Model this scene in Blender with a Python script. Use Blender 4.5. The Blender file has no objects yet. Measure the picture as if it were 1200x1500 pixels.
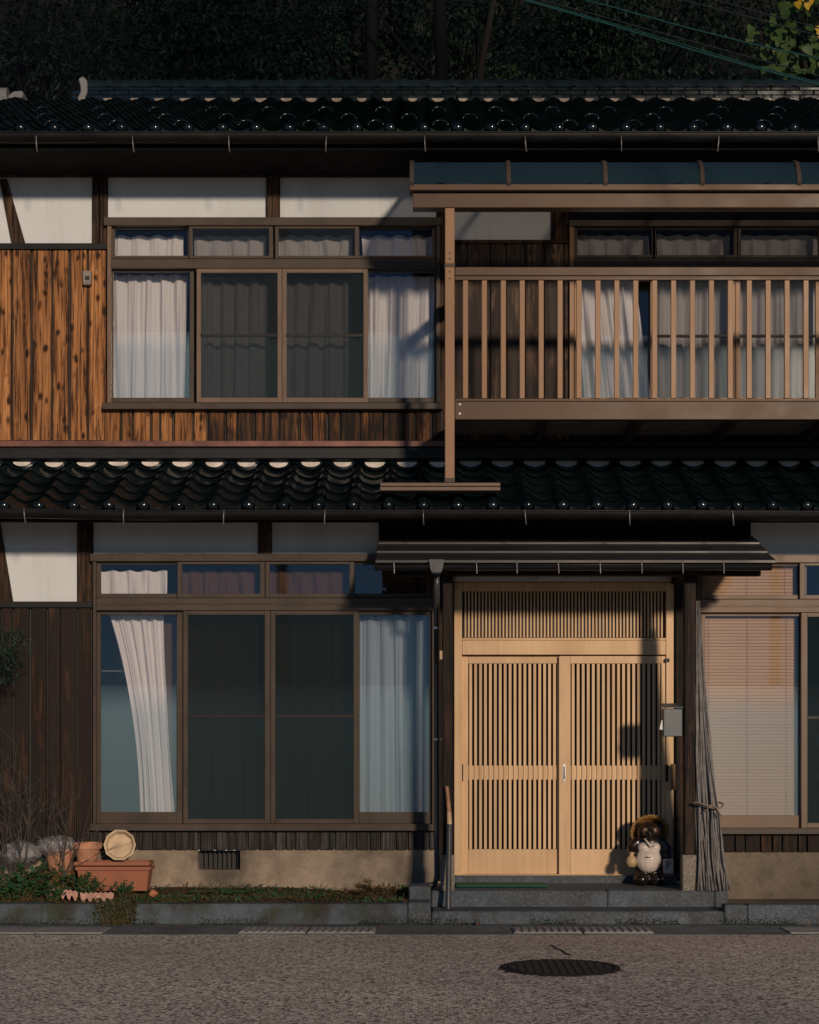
import bpy, bmesh, math, random
from mathutils import Vector, Matrix, Euler, noise as mnoise
random.seed(7)
R = math.radians
SC = bpy.context.scene
COL = SC.collection

# ------------------------------------------------------------------ camera, sky, sun, exposure
F, CX, HY, CZ = 2400.0, 628.0, 1090.0, 1.33     # focal length / vanishing point of the photo, eye height
cam_d = bpy.data.cameras.new('camera'); cam = bpy.data.objects.new('camera', cam_d); COL.objects.link(cam)
cam.location = (0, 0, CZ); cam.rotation_euler = (R(90), 0, 0)
cam_d.sensor_fit = 'AUTO'; cam_d.sensor_width = 36.0
cam_d.lens = 36.0 * F / 1500.0
cam_d.shift_x = (600 - CX) / 1500.0
cam_d.shift_y = (HY - 750) / 1500.0
cam_d.clip_end = 1000
SC.camera = cam

SUN_DIR = Vector((-0.33, 1.0, -0.235)).normalized()      # the way the light travels
elev = math.asin(-SUN_DIR.z); rot = math.atan2(-SUN_DIR.x, -SUN_DIR.y)
w = bpy.data.worlds.new('World'); SC.world = w; w.use_nodes = True
nt = w.node_tree; nt.nodes.clear()
sky = nt.nodes.new('ShaderNodeTexSky'); sky.sky_type = 'NISHITA'; sky.sun_disc = False
sky.sun_elevation = elev; sky.sun_rotation = rot; sky.air_density = 1.0; sky.dust_density = 0.0; sky.ozone_density = 2.6; sky.altitude = 5500
bg = nt.nodes.new('ShaderNodeBackground'); bg.inputs['Strength'].default_value = 0.10
wo = nt.nodes.new('ShaderNodeOutputWorld')
nt.links.new(sky.outputs[0], bg.inputs[0]); nt.links.new(bg.outputs[0], wo.inputs[0])
sd = bpy.data.lights.new('sun', 'SUN'); sun = bpy.data.objects.new('sun', sd); COL.objects.link(sun)
sd.energy = 4.8; sd.angle = R(4.2); sd.color = (1.0, 0.775, 0.575)
sun.rotation_euler = SUN_DIR.to_track_quat('-Z', 'Y').to_euler(); sun.location = (5, -10, 12)
SC.view_settings.view_transform = 'Standard'; SC.view_settings.look = 'None'
SC.view_settings.exposure = -0.88; SC.view_settings.gamma = 1.0
SC.cycles.use_denoising = True
SC.cycles.transparent_max_bounces = 24
SC.cycles.max_bounces = 8

# ------------------------------------------------------------------ helpers
def X(px, d): return (px - CX) / F * d
def Z(py, d): return CZ + (HY - py) / F * d
WORLD = {}
def wpos(o): return WORLD.get(o.name, Vector((0, 0, 0)))
def reg(o, pos, parent):
    COL.objects.link(o); pos = Vector(pos)
    if parent is not None:
        o.parent = parent; o.location = pos - wpos(parent)
    else: o.location = pos
    WORLD[o.name] = pos
    return o
def thing(name, label, cat, loc, group=None):
    o = bpy.data.objects.new(name, None); o.empty_display_size = 0.1
    reg(o, loc, None); tag(o, label, cat, group); return o
def tag(o, label=None, cat=None, group=None, kind=None):
    if label: o['label'] = label
    if cat: o['category'] = cat
    if group: o['group'] = group
    if kind: o['kind'] = kind
    return o
def empty_part(name, loc, parent):
    o = bpy.data.objects.new(name, None); o.empty_display_size = 0.05
    return reg(o, loc, parent)

class MB:
    def __init__(s): s.v = []; s.f = []
    def box(s, a, b, c, d, e, f):            # x0 x1 y0 y1 z0 z1
        a, b = min(a, b), max(a, b); c, d = min(c, d), max(c, d); e, f = min(e, f), max(e, f)
        n = len(s.v)
        s.v += [(a,c,e),(b,c,e),(b,d,e),(a,d,e),(a,c,f),(b,c,f),(b,d,f),(a,d,f)]
        s.f += [tuple(n+i for i in q) for q in ((0,3,2,1),(4,5,6,7),(0,1,5,4),(1,2,6,5),(2,3,7,6),(3,0,4,7))]
        return s
    def pbox(s, x0, x1, y0, y1, d, depth):   # measured box on the plane at distance d, going back by depth
        return s.box(X(x0,d), X(x1,d), d, d+depth, Z(y1,d), Z(y0,d))
    def tube(s, pts, rad, n=8, cap=True):
        pts = [Vector(p) for p in pts]
        if not isinstance(rad, (list, tuple)): rad = [rad]*len(pts)
        base = len(s.v); prev = None
        for i, p in enumerate(pts):
            t = (pts[min(i+1, len(pts)-1)] - pts[max(i-1, 0)])
            t = t.normalized() if t.length > 1e-9 else Vector((0,0,1))
            if prev is None:
                up = Vector((0,0,1)) if abs(t.z) < 0.9 else Vector((1,0,0))
                a = t.cross(up).normalized()
            else: a = (prev - t*prev.dot(t)).normalized()
            prev = a; b = t.cross(a)
            for k in range(n):
                th = 2*math.pi*k/n
                s.v.append(tuple(p + (a*math.cos(th) + b*math.sin(th))*rad[i]))
        for i in range(len(pts)-1):
            for k in range(n):
                k2 = (k+1) % n
                s.f.append((base+i*n+k, base+i*n+k2, base+(i+1)*n+k2, base+(i+1)*n+k))
        if cap:
            s.f.append(tuple(base+k for k in reversed(range(n))))
            s.f.append(tuple(base+(len(pts)-1)*n+k for k in range(n)))
        return s
    def grid(s, fn, nu, nv, flip=False):
        base = len(s.v)
        for j in range(nv+1):
            for i in range(nu+1): s.v.append(tuple(fn(i/nu, j/nv)))
        for j in range(nv):
            for i in range(nu):
                q = (base+j*(nu+1)+i, base+j*(nu+1)+i+1, base+(j+1)*(nu+1)+i+1, base+(j+1)*(nu+1)+i)
                s.f.append(tuple(reversed(q)) if flip else q)
        return s
    def lathe(s, prof, c=(0,0,0), n=20, M=None):   # prof: (r, z)
        base = len(s.v); c = Vector(c)
        for r, z in prof:
            for k in range(n):
                th = 2*math.pi*k/n
                p = Vector((r*math.cos(th), r*math.sin(th), z))
                if M is not None: p = M @ p
                s.v.append(tuple(p + c))
        for i in range(len(prof)-1):
            for k in range(n):
                k2 = (k+1) % n
                s.f.append((base+i*n+k, base+i*n+k2, base+(i+1)*n+k2, base+(i+1)*n+k))
        return s
    def ell(s, c, r, n=14, m=9, M=None):
        prof = [(math.sin(math.pi*i/m), -math.cos(math.pi*i/m)) for i in range(m+1)]
        S = Matrix.Diagonal(Vector(r)).to_3x3()
        if M is not None: S = M @ S
        return s.lathe(prof, c, n, S)
    def prism(s, poly, y0, y1):              # poly in (x,z), extruded along y
        n = len(s.v); k = len(poly)
        for x, z in poly: s.v.append((x, y0, z))
        for x, z in poly: s.v.append((x, y1, z))
        s.f.append(tuple(n+i for i in range(k))); s.f.append(tuple(n+k+i for i in reversed(range(k))))
        for i in range(k):
            j = (i+1) % k; s.f.append((n+j, n+i, n+k+i, n+k+j))
        return s
    def leaf(s, p, d, up, L, W):
        p = Vector(p); d = Vector(d).normalized(); sd_ = d.cross(Vector(up))
        if sd_.length < 1e-4: sd_ = Vector((1,0,0))
        sd_ = sd_.normalized(); nn = sd_.cross(d).normalized()
        n = len(s.v)
        m = p + d*L*0.45
        for q in (p, m + sd_*W*0.5 + nn*W*0.12, p + d*L - nn*L*0.1, m - sd_*W*0.5 + nn*W*0.12): s.v.append(tuple(q))
        s.f += [(n, n+1, n+2), (n, n+2, n+3)]
        return s
    def mesh(s, name, mat, smooth=False, bevel=0.0, off=None, sharp=None):
        me = bpy.data.meshes.new(name)
        vs = s.v if off is None else [(a-off[0], b-off[1], c-off[2]) for a,b,c in s.v]
        me.from_pydata(vs, [], s.f)
        bm = bmesh.new(); bm.from_mesh(me)
        bmesh.ops.recalc_face_normals(bm, faces=bm.faces) if s.closed else None
        if bevel > 0:
            bmesh.ops.bevel(bm, geom=[e for e in bm.edges], offset=bevel, segments=1, affect='EDGES', clamp_overlap=True)
        bm.to_mesh(me); bm.free()
        if smooth:
            for p in me.polygons: p.use_smooth = True
            if sharp: me.set_sharp_from_angle(angle=R(sharp))
        if mat is not None: me.materials.append(mat)
        return me
    closed = True
    def build(s, name, mat, parent=None, smooth=False, bevel=0.0, origin=None, sharp=None):
        if origin is None:
            lo = [min(p[i] for p in s.v) for i in range(3)]; hi = [max(p[i] for p in s.v) for i in range(3)]
            origin = [(lo[i]+hi[i])/2 for i in range(3)]
        me = s.mesh(name, mat, smooth, bevel, origin, sharp)
        o = bpy.data.objects.new(name, me)
        return reg(o, origin, parent)
def pb(name, x0, x1, y0, y1, d, depth, mat, parent, bevel=0.003):
    return MB().pbox(x0, x1, y0, y1, d, depth).build(name, mat, parent, bevel=bevel)
def inst(name, me, pos, parent, rot=None, scale=None):
    o = bpy.data.objects.new(name, me); reg(o, pos, parent)
    if rot is not None: o.rotation_euler = rot
    if scale is not None: o.scale = scale
    return o

# ------------------------------------------------------------------ materials
class G:
    def __init__(s, name):
        s.m = bpy.data.materials.new(name); s.m.use_nodes = True
        s.t = s.m.node_tree; s.t.nodes.clear()
        s.out = s.t.nodes.new('ShaderNodeOutputMaterial')
    def n(s, typ, props=None, **ins):
        nd = s.t.nodes.new('ShaderNode'+typ)
        for k, v in (props or {}).items(): setattr(nd, k, v)
        for k, v in ins.items():
            key = k.replace('_', ' ')
            sock = nd.inputs[int(k[1:])] if k[0] == 'i' and k[1:].isdigit() else nd.inputs[key]
            s.set(sock, v)
        return nd
    def set(s, sock, v):
        if hasattr(v, 'is_output') or isinstance(v, bpy.types.NodeSocket): s.t.links.new(v, sock)
        elif isinstance(v, bpy.types.Node): s.t.links.new(v.outputs[0], sock)
        else: sock.default_value = v
    def coords(s, scale=(1,1,1), rnd=True):
        tc = s.n('TexCoord'); v = tc.outputs['Object']
        if rnd:
            oi = s.n('ObjectInfo')
            mu = s.n('Math', {'operation':'MULTIPLY'}, i0=oi.outputs['Random'], i1=53.0)
            v = s.n('VectorMath', {'operation':'ADD'}, i0=v, i1=mu.outputs[0]).outputs[0]
        return s.n('Mapping', Vector=v, Scale=scale).outputs[0]
    def ramp(s, fac, stops, interp='LINEAR'):
        r = s.n('ValToRGB', Fac=fac); cr = r.color_ramp; cr.interpolation = interp
        while len(cr.elements) < len(stops): cr.elements.new(0.5)
        for e, (p, c) in zip(cr.elements, stops):
            e.position = p; e.color = (c, c, c, 1) if isinstance(c, (int, float)) else (*c, 1)
        return r.outputs[0]
    def mix(s, fac, a, b, mode='MIX'):
        nd = s.n('Mix', {'data_type':'RGBA', 'blend_type':mode})
        s.set(nd.inputs[0], fac)
        for k, c in ((6, a), (7, b)):
            s.set(nd.inputs[k], (*c, 1) if isinstance(c, tuple) and len(c) == 3 else c)
        return nd.outputs[2]
    def noise(s, vec, scale=5, detail=4, rough=0.55, dist=0.0):
        return s.n('TexNoise', Vector=vec, Scale=float(scale), Detail=float(detail), Roughness=rough, Distortion=dist).outputs[0]
    def bump(s, h, strength=0.3, dist=0.01):
        return s.n('Bump', Height=h, Strength=strength, Distance=dist).outputs[0]
    def princ(s, color, rough=0.6, normal=None, **kw):
        p = s.n('BsdfPrincipled'); c = color
        s.set(p.inputs['Base Color'], (*c, 1) if isinstance(c, tuple) else c)
        s.set(p.inputs['Roughness'], rough)
        if normal is not None: s.set(p.inputs['Normal'], normal)
        for k, v in kw.items(): s.set(p.inputs[k.replace('_', ' ')], v)
        return p
    def end(s, sh, disp=None):
        s.t.links.new(sh.outputs[0], s.out.inputs['Surface']); return s.m

def simple(name, col, rough=0.6, var=0.15, scale=6, metal=0.0, spec=0.5, bump=0.1, bscale=60):
    g = G(name); v = g.coords()
    n1 = g.noise(v, scale, 5); n2 = g.noise(v, bscale, 3)
    dk = tuple(c*(1-var*1.6) for c in col); lt = tuple(min(1, c*(1+var)) for c in col)
    c = g.mix(g.ramp(n1, [(0.3, 0.0), (0.7, 1.0)]), dk, lt)
    rg = g.ramp(n1, [(0.3, max(0, rough-0.08)), (0.7, min(1, rough+0.1))])
    return g.end(g.princ(c, rg, g.bump(n2, bump, 0.004), Metallic=metal, **{'Specular_IOR_Level': spec}))

def plank_mat(name, dark, mid, light, knots=1.0, char=0.0, weather=0.0, rough=0.75):
    g = G(name)
    v1 = g.coords((26, 26, 1.1)); v2 = g.coords((90, 90, 3.0)); v3 = g.coords((13, 3, 6.5)); v4 = g.coords((6, 6, 1.6))
    a = g.noise(v1, 1.0, 6, 0.62, 1.2); b = g.noise(v2, 1.0, 4, 0.6, 0.4)
    fac = g.n('Math', {'operation':'ADD'}, i0=g.n('Math', {'operation':'MULTIPLY'}, i0=a, i1=0.72).outputs[0], i1=g.n('Math', {'operation':'MULTIPLY'}, i0=b, i1=0.28).outputs[0]).outputs[0]
    c = g.ramp(fac, [(0.38, dark), (0.48, mid), (0.64, light)])
    vn = g.n('VectorMath', {'operation':'ADD'}, i0=v3, i1=g.n('TexNoise', Vector=v4, Scale=1.2, Detail=2.0).outputs[1]).outputs[0]
    kn = g.n('TexVoronoi', Vector=vn, Scale=1.0, Randomness=1.0).outputs['Distance']
    kf = g.ramp(kn, [(0.17, 1.0), (0.31, 0.0)])
    kf = g.n('Math', {'operation':'MULTIPLY'}, i0=kf, i1=knots).outputs[0]
    kf = g.n('Math', {'operation':'MULTIPLY'}, i0=kf, i1=g.ramp(g.noise(v3, 0.55, 2), [(0.30, 0.0), (0.46, 0.95)])).outputs[0]
    halo = g.n('Math', {'operation':'MULTIPLY'}, i0=g.ramp(kn, [(0.22, 0.55), (0.48, 0.0)]), i1=g.ramp(g.noise(v3, 0.55, 2), [(0.30, 0.0), (0.46, 1.0)])).outputs[0]
    c = g.mix(halo, c, mid)
    c = g.mix(kf, c, tuple(x*0.28 for x in dark))
    st = g.noise(g.coords((48, 48, 1.5)), 1.0, 5, 0.65, 0.8)
    c = g.mix(g.ramp(st, [(0.40, 0.95), (0.47, 0.0)]), c, tuple(x*0.5 for x in dark))
    gx = g.n('SeparateXYZ', Vector=g.n('TexCoord').outputs['Generated']).outputs[0]
    ed = g.n('Math', {'operation':'ABSOLUTE'}, i0=g.n('Math', {'operation':'SUBTRACT'}, i0=gx, i1=0.5).outputs[0]).outputs[0]
    ed = g.n('Math', {'operation':'ADD'}, i0=ed, i1=g.n('Math', {'operation':'MULTIPLY'}, i0=g.noise(g.coords((9, 9, 2.2)), 1.0, 4), i1=0.30).outputs[0]).outputs[0]
    c = g.mix(g.ramp(ed, [(0.54, 0.0), (0.66, 0.88)]), c, tuple(x*0.4 for x in dark))
    oi = g.n('ObjectInfo').outputs['Random']
    if char > 0:
        cn = g.noise(v4, 1.0, 5, 0.6, 0.5)
        cf = g.ramp(cn, [(max(0.02, 0.62-char*0.5), 1.0), (min(0.98, 0.74-char*0.34), 0.0)])
        c = g.mix(g.n('Math', {'operation':'SUBTRACT', 'use_clamp':True}, i0=1.0, i1=cf).outputs[0] if char < 0 else cf, c, (0.018, 0.012, 0.010))
    if weather > 0:
        wn = g.noise(v1, 0.8, 5, 0.7, 0.3)
        c = g.mix(g.n('Math', {'operation':'MULTIPLY'}, i0=g.ramp(wn, [(0.35, 0.0), (0.65, 1.0)]), i1=weather).outputs[0], c, (0.11, 0.095, 0.085))
    br = g.n('MapRange', Value=oi, i3=0.72, i4=1.12).outputs[0]
    hsv = g.n('HueSaturation', Color=c, Value=br, Saturation=1.0)
    h = g.n('Math', {'operation':'SUBTRACT'}, i0=fac, i1=g.n('Math', {'operation':'MULTIPLY'}, i0=kf, i1=0.3).outputs[0]).outputs[0]
    return g.end(g.princ(hsv.outputs[0], rough, g.bump(h, 0.6, 0.006), **{'Specular_IOR_Level': 0.25}))

M = {}
M['plank_orange'] = plank_mat('orange_plank', (0.06, 0.024, 0.010), (0.32, 0.135, 0.048), (0.56, 0.27, 0.105), 1.0)
M['plank_mixed'] = plank_mat('half_charred_plank', (0.03, 0.013, 0.007), (0.21, 0.085, 0.03), (0.48, 0.21, 0.075), 1.0, char=0.42)
M['plank_char'] = plank_mat('charred_plank', (0.015, 0.010, 0.008), (0.055, 0.030, 0.018), (0.20, 0.09, 0.035), 0.8, char=0.55)
M['plank_balcony'] = plank_mat('weathered_brown_plank', (0.02, 0.011, 0.007), (0.13, 0.075, 0.045), (0.30, 0.19, 0.12), 1.0, char=0.30, weather=0.3)
M['plank_dark'] = plank_mat('dark_brown_plank', (0.010, 0.007, 0.005), (0.040, 0.022, 0.013), (0.11, 0.052, 0.024), 0.6, char=0.28)
M['board_grey'] = plank_mat('weathered_grey_board', (0.006, 0.006, 0.006), (0.020, 0.018, 0.018), (0.11, 0.10, 0.092), 0.2, weather=0.22)
M['timber'] = plank_mat('dark_timber', (0.014, 0.009, 0.006), (0.050, 0.028, 0.017), (0.12, 0.065, 0.035), 0.3)
M['pillar'] = plank_mat('pillar_timber', (0.005, 0.005, 0.005), (0.014, 0.010, 0.009), (0.055, 0.030, 0.02), 0.2)
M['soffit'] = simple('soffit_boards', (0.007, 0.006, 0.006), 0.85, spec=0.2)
def doorwood():
    g = G('tan_door_wood'); v1 = g.coords((34, 34, 0.9)); v2 = g.coords((2.2, 2.2, 1.4))
    a = g.noise(v1, 1.0, 6, 0.65, 0.8); b = g.noise(v2, 1.0, 4, 0.6)
    c = g.ramp(a, [(0.30, (0.55, 0.37, 0.205)), (0.5, (0.63, 0.435, 0.25)), (0.7, (0.67, 0.475, 0.285))])
    c = g.mix(g.ramp(b, [(0.45, 0.0), (0.75, 0.45)]), c, (0.40, 0.25, 0.14))
    oi = g.n('ObjectInfo').outputs['Random']
    c = g.n('HueSaturation', Color=c, Value=g.n('MapRange', Value=oi, i3=0.90, i4=1.06).outputs[0]).outputs[0]
    return g.end(g.princ(c, g.ramp(b, [(0.3, 0.38), (0.7, 0.6)]), g.bump(a, 0.12, 0.003), Specular_IOR_Level=0.3))
M['door'] = doorwood()
M['bronze'] = simple('bronze_aluminium', (0.072, 0.056, 0.044), 0.42, 0.10, 5, metal=0.0, spec=0.22, bump=0.04)
M['bronze_dk'] = simple('dark_bronze_aluminium', (0.068, 0.052, 0.041), 0.42, 0.12, 5, spec=0.22, bump=0.04)
M['bronze_lt'] = simple('light_bronze_aluminium', (0.18, 0.126, 0.09), 0.40, 0.08, 5, spec=0.22, bump=0.04)
M['rail'] = simple('brown_balcony_rail', (0.100, 0.063, 0.040), 0.42, 0.07, 3, spec=0.22, bump=0.04)
M['baluster'] = simple('tan_balcony_aluminium', (0.31, 0.185, 0.105), 0.40, 0.06, 3, spec=0.22, bump=0.04)
M['black_metal'] = simple('dark_gutter', (0.008, 0.009, 0.010), 0.45, 0.2, 4, spec=0.3)
M['hook'] = simple('galvanised_hook', (0.20, 0.20, 0.20), 0.4, 0.2, 8, metal=0.5)
M['canopy'] = simple('grey_canopy_metal', (0.026, 0.028, 0.031), 0.45, 0.15, 3)
M['flash'] = simple('copper_flashing', (0.17, 0.075, 0.055), 0.4, 0.35, 5, metal=0.3)
M['mortar'] = simple('white_mortar', (0.70, 0.64, 0.57), 0.9, 0.2, 12, bump=0.4)
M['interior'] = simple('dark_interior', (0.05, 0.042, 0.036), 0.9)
M['pebble_grey'] = simple('grey_plate', (0.20, 0.20, 0.20), 0.8, 0.2, 8)

def plaster():
    g = G('white_plaster'); v = g.coords(rnd=False)
    n = g.noise(v, 1.5, 6, 0.6); s2 = g.noise(g.coords((6, 6, 0.8), False), 1.0, 5)
    c = g.mix(g.ramp(n, [(0.35, 0.0), (0.75, 1.0)]), (0.60, 0.645, 0.67), (0.67, 0.715, 0.74))
    c = g.mix(g.ramp(s2, [(0.52, 0.0), (0.74, 0.42)]), c, (0.42, 0.42, 0.42))
    return g.end(g.princ(c, 0.9, g.bump(g.noise(v, 90, 3), 0.15, 0.003), Specular_IOR_Level=0.2))
M['plaster'] = plaster()
def tile_mat():
    g = G('black_glazed_tile'); v = g.coords(); oi = g.n('ObjectInfo').outputs['Random']
    n = g.noise(v, 9, 5)
    c = g.mix(g.ramp(n, [(0.35, 0.0), (0.7, 1.0)]), (0.004, 0.008, 0.0095), (0.009, 0.016, 0.019))
    r = g.ramp(n, [(0.3, 0.10), (0.7, 0.20)])
    nb = g.bump(g.noise(v, 22, 4), 0.08, 0.006)
    df = g.n('BsdfDiffuse', Color=c, Normal=nb); gl = g.n('BsdfGlossy', Color=(0.9, 0.95, 1.0, 1), Roughness=r, Normal=nb)
    fa = g.n('LayerWeight', Blend=0.5).outputs['Facing']
    du = g.n('MapRange', Value=oi, i3=0.035, i4=0.075).outputs[0]
    fr = g.n('Math', {'operation':'MULTIPLY_ADD'}, i0=g.n('Math', {'operation':'POWER'}, i0=fa, i1=4.0).outputs[0], i1=0.10, i2=du)
    m1 = g.n('MixShader', Fac=fr.outputs[0]); g.set(m1.inputs[1], df); g.set(m1.inputs[2], gl)
    return g.end(m1)
M['tile'] = tile_mat()
M['ridge'] = simple('blue_black_ridge_tile', (0.008, 0.018, 0.023), 0.55, 0.3, 6, spec=0.2)
def concrete(name, col, stain, moss=0.0, speck=0.0, sc=3.0):
    g = G(name); v = g.coords(rnd=False)
    n = g.noise(v, sc, 7, 0.65); n2 = g.noise(v, 45, 5, 0.7); n3 = g.noise(v, sc*0.45, 6, 0.6)
    c = g.mix(g.ramp(n, [(0.32, 0.0), (0.68, 1.0)]), tuple(x*0.62 for x in col), col)
    c = g.mix(g.ramp(n3, [(0.48, 0.0), (0.68, stain)]), c, (0.045, 0.04, 0.035))
    c = g.mix(g.ramp(n2, [(0.35, 0.35), (0.6, 0.0)]), c, tuple(x*0.35 for x in col))
    if moss: c = g.mix(g.ramp(g.noise(v, 5, 6), [(0.5, 0.0), (0.68, moss)]), c, (0.035, 0.045, 0.02))
    if speck:
        vo = g.n('TexVoronoi', Vector=v, Scale=95.0).outputs['Color']
        sp = g.n('SeparateColor', Color=vo).outputs[0]
        c = g.mix(g.ramp(sp, [(0.0, 0.0), (0.62, 0.0), (0.66, speck), (1.0, speck)]), c, (0.03, 0.032, 0.035))
        c = g.mix(g.ramp(sp, [(0.0, speck), (0.22, speck), (0.26, 0.0)]), c, (0.42, 0.42, 0.42))
    h = g.n('Math', {'operation':'ADD'}, i0=n, i1=n2).outputs[0]
    return g.end(g.princ(c, 0.9, g.bump(h, 0.5, 0.008), Specular_IOR_Level=0.25))
M['concrete'] = concrete('foundation_concrete', (0.42, 0.345, 0.26), 0.85)
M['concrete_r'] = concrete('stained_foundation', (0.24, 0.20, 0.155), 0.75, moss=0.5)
M['granite'] = concrete('granite', (0.105, 0.134, 0.162), 0.65, speck=0.10, sc=7)
M['kerb'] = concrete('kerb_concrete', (0.110, 0.140, 0.170), 1.0, moss=0.7, sc=9)
M['gutterc'] = concrete('wet_gutter_concrete', (0.20, 0.23, 0.23), 0.5, moss=0.3)
M['cover'] = concrete('drain_cover_concrete', (0.40, 0.40, 0.40), 0.3)
M['soil'] = concrete('garden_soil', (0.07, 0.055, 0.04), 0.5, moss=0.6, sc=6)
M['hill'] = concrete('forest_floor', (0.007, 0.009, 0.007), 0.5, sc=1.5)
M['stonebase'] = concrete('pillar_stone', (0.30, 0.265, 0.22), 0.4, speck=0.2, sc=5)
def road():
    g = G('pebbled_road'); v = g.coords(rnd=False)
    vo = g.n('TexVoronoi', Vector=v, Scale=56.0, Randomness=1.0)
    s = g.n('SeparateColor', Color=vo.outputs['Color']).outputs[0]
    c = g.ramp(s, [(0.0, (0.10, 0.086, 0.075)), (0.18, (0.34, 0.29, 0.24)), (0.36, (0.74, 0.64, 0.53)), (0.75, (0.93, 0.82, 0.69)), (1.0, (0.97, 0.93, 0.86))])
    edge = g.ramp(vo.outputs['Distance'], [(0.50, 1.0), (0.80, 0.0)])
    c = g.mix(g.n('Math', {'operation':'SUBTRACT'}, i0=1.0, i1=edge).outputs[0], c, (0.13, 0.10, 0.085))
    big = g.noise(v, 0.7, 6, 0.6)
    c = g.mix(g.ramp(big, [(0.4, 0.0), (0.7, 0.28)]), c, (0.30, 0.245, 0.215))
    big2 = g.noise(v, 9, 4, 0.6)
    c = g.mix(g.ramp(big2, [(0.5, 0.0), (0.75, 0.25)]), c, (0.26, 0.21, 0.185))
    bands = g.noise(g.coords((0.12, 0.9, 1), False), 1.0, 5, 0.6, 0.4)
    c = g.mix(g.ramp(bands, [(0.48, 0.0), (0.66, 0.40)]), c, (0.34, 0.28, 0.235))
    c = g.mix(g.ramp(g.noise(v, 2.6, 7, 0.7), [(0.60, 0.0), (0.72, 0.45)]), c, (0.17, 0.145, 0.13))
    h = g.n('Math', {'operation':'SUBTRACT'}, i0=g.noise(v, 40, 3), i1=vo.outputs['Distance']).outputs[0]
    return g.end(g.princ(c, 0.85, g.bump(h, 0.30, 0.005), Specular_IOR_Level=0.3))
M['road'] = road()
def glass(name, tint, keep, body, rough=0.03, ior=1.45, fade=False):
    g = G(name)
    if fade:
        gz = g.n('SeparateXYZ', Vector=g.n('TexCoord').outputs['Generated']).outputs[2]
        keep = g.ramp(gz, [(0.80, keep), (1.0, 0.97)])
    tr = g.n('BsdfTransparent', Color=(*tint, 1)); df = g.n('BsdfDiffuse', Color=(*body, 1)); gl = g.n('BsdfGlossy', Color=(0.8, 0.9, 0.95, 1), Roughness=rough)
    fa = g.n('LayerWeight', Blend=0.5).outputs['Facing']
    fr = g.n('Math', {'operation':'MULTIPLY_ADD'}, i0=g.n('Math', {'operation':'POWER'}, i0=fa, i1=4.0).outputs[0], i1=0.7 if ior > 1.1 else 0.0, i2=0.04 if ior > 1.1 else 0.0)
    m1 = g.n('MixShader', Fac=keep); g.set(m1.inputs[1], df); g.set(m1.inputs[2], tr)
    m2 = g.n('MixShader', Fac=fr.outputs[0]); g.set(m2.inputs[1], m1); g.set(m2.inputs[2], gl)
    return g.end(m2)
M['glass'] = glass('clear_glass', (0.97, 0.975, 0.98), 0.97, (0.05, 0.06, 0.06))
M['frost'] = glass('frosted_glass', (0.985, 0.985, 1.0), 0.845, (0.33, 0.53, 0.62), 0.12, fade=True)
M['screen'] = glass('insect_screen', (1, 1, 1), 0.565, (0.018, 0.030, 0.035), 0.6, ior=1.01)
M['poly'] = glass('blue_polycarbonate', (0.46, 0.45, 0.44), 0.38, (0.018, 0.045, 0.065), 0.12)
M['screen_lt'] = glass('fine_insect_screen', (1, 1, 1), 0.82, (0.03, 0.04, 0.045), 0.6, ior=1.01)
def cloth(name, col, tr=0.35):
    g = G(name); v = g.coords()
    n = g.noise(g.coords((3, 3, 0.6)), 2, 3)
    c = g.mix(n, tuple(x*0.86 for x in col), col)
    df = g.n('BsdfDiffuse', Color=c); ts = g.n('BsdfTranslucent', Color=c)
    m1 = g.n('MixShader', Fac=tr); g.set(m1.inputs[1], df); g.set(m1.inputs[2], ts)
    return g.end(m1)
M['curtain'] = cloth('white_curtain', (0.82, 0.79, 0.79), 0.15)
M['curtain_shade'] = cloth('shade_tinted_curtain', (0.34, 0.40, 0.45), 0.15)  # white cloth darkened and blued: the pane's shade is put into its colour
M['curtain_b'] = cloth('brown_curtain', (0.11, 0.062, 0.04), 0.1)
M['blind'] = simple('beige_blind', (0.56, 0.37, 0.225), 0.6, 0.05, 2)
def leafm(name, dark, lite, tr=0.3):
    g = G(name); v = g.coords(rnd=False)
    n = g.noise(v, 1.7, 3); n2 = g.noise(v, 14, 2)
    c = g.mix(g.ramp(n, [(0.3, 0.0), (0.7, 1.0)]), dark, lite)
    c = g.mix(g.ramp(n2, [(0.4, 0.0), (0.7, 0.6)]), c, lite)
    p = g.princ(c, 0.5, Specular_IOR_Level=0.35); ts = g.n('BsdfTranslucent', Color=c)
    m1 = g.n('MixShader', Fac=tr); g.set(m1.inputs[1], p); g.set(m1.inputs[2], ts)
    return g.end(m1)
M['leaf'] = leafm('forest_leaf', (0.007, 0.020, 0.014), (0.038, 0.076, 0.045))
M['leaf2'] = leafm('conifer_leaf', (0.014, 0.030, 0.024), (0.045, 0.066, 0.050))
M['leaf_v'] = leafm('vine_leaf', (0.03, 0.085, 0.025), (0.085, 0.145, 0.04), 0.4)
M['leaf_y'] = leafm('yellow_leaf', (0.60, 0.36, 0.02), (0.75, 0.48, 0.04), 0.4)
M['weed'] = leafm('weed_leaf', (0.016, 0.065, 0.026), (0.045, 0.14, 0.055))
M['weed_dry'] = leafm('dry_weed', (0.07, 0.055, 0.025), (0.15, 0.11, 0.055))
M['leaf_br'] = leafm('dead_leaf', (0.06, 0.035, 0.02), (0.18, 0.095, 0.055), 0.1)
M['bark'] = simple('bark', (0.008, 0.0075, 0.007), 0.9, 0.4, 6, bump=0.6)
M['twig'] = simple('dry_twig', (0.085, 0.070, 0.060), 0.85, 0.3, 10)
M['terra'] = simple('terracotta_plastic', (0.30, 0.11, 0.06), 0.6, 0.12, 5)
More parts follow.
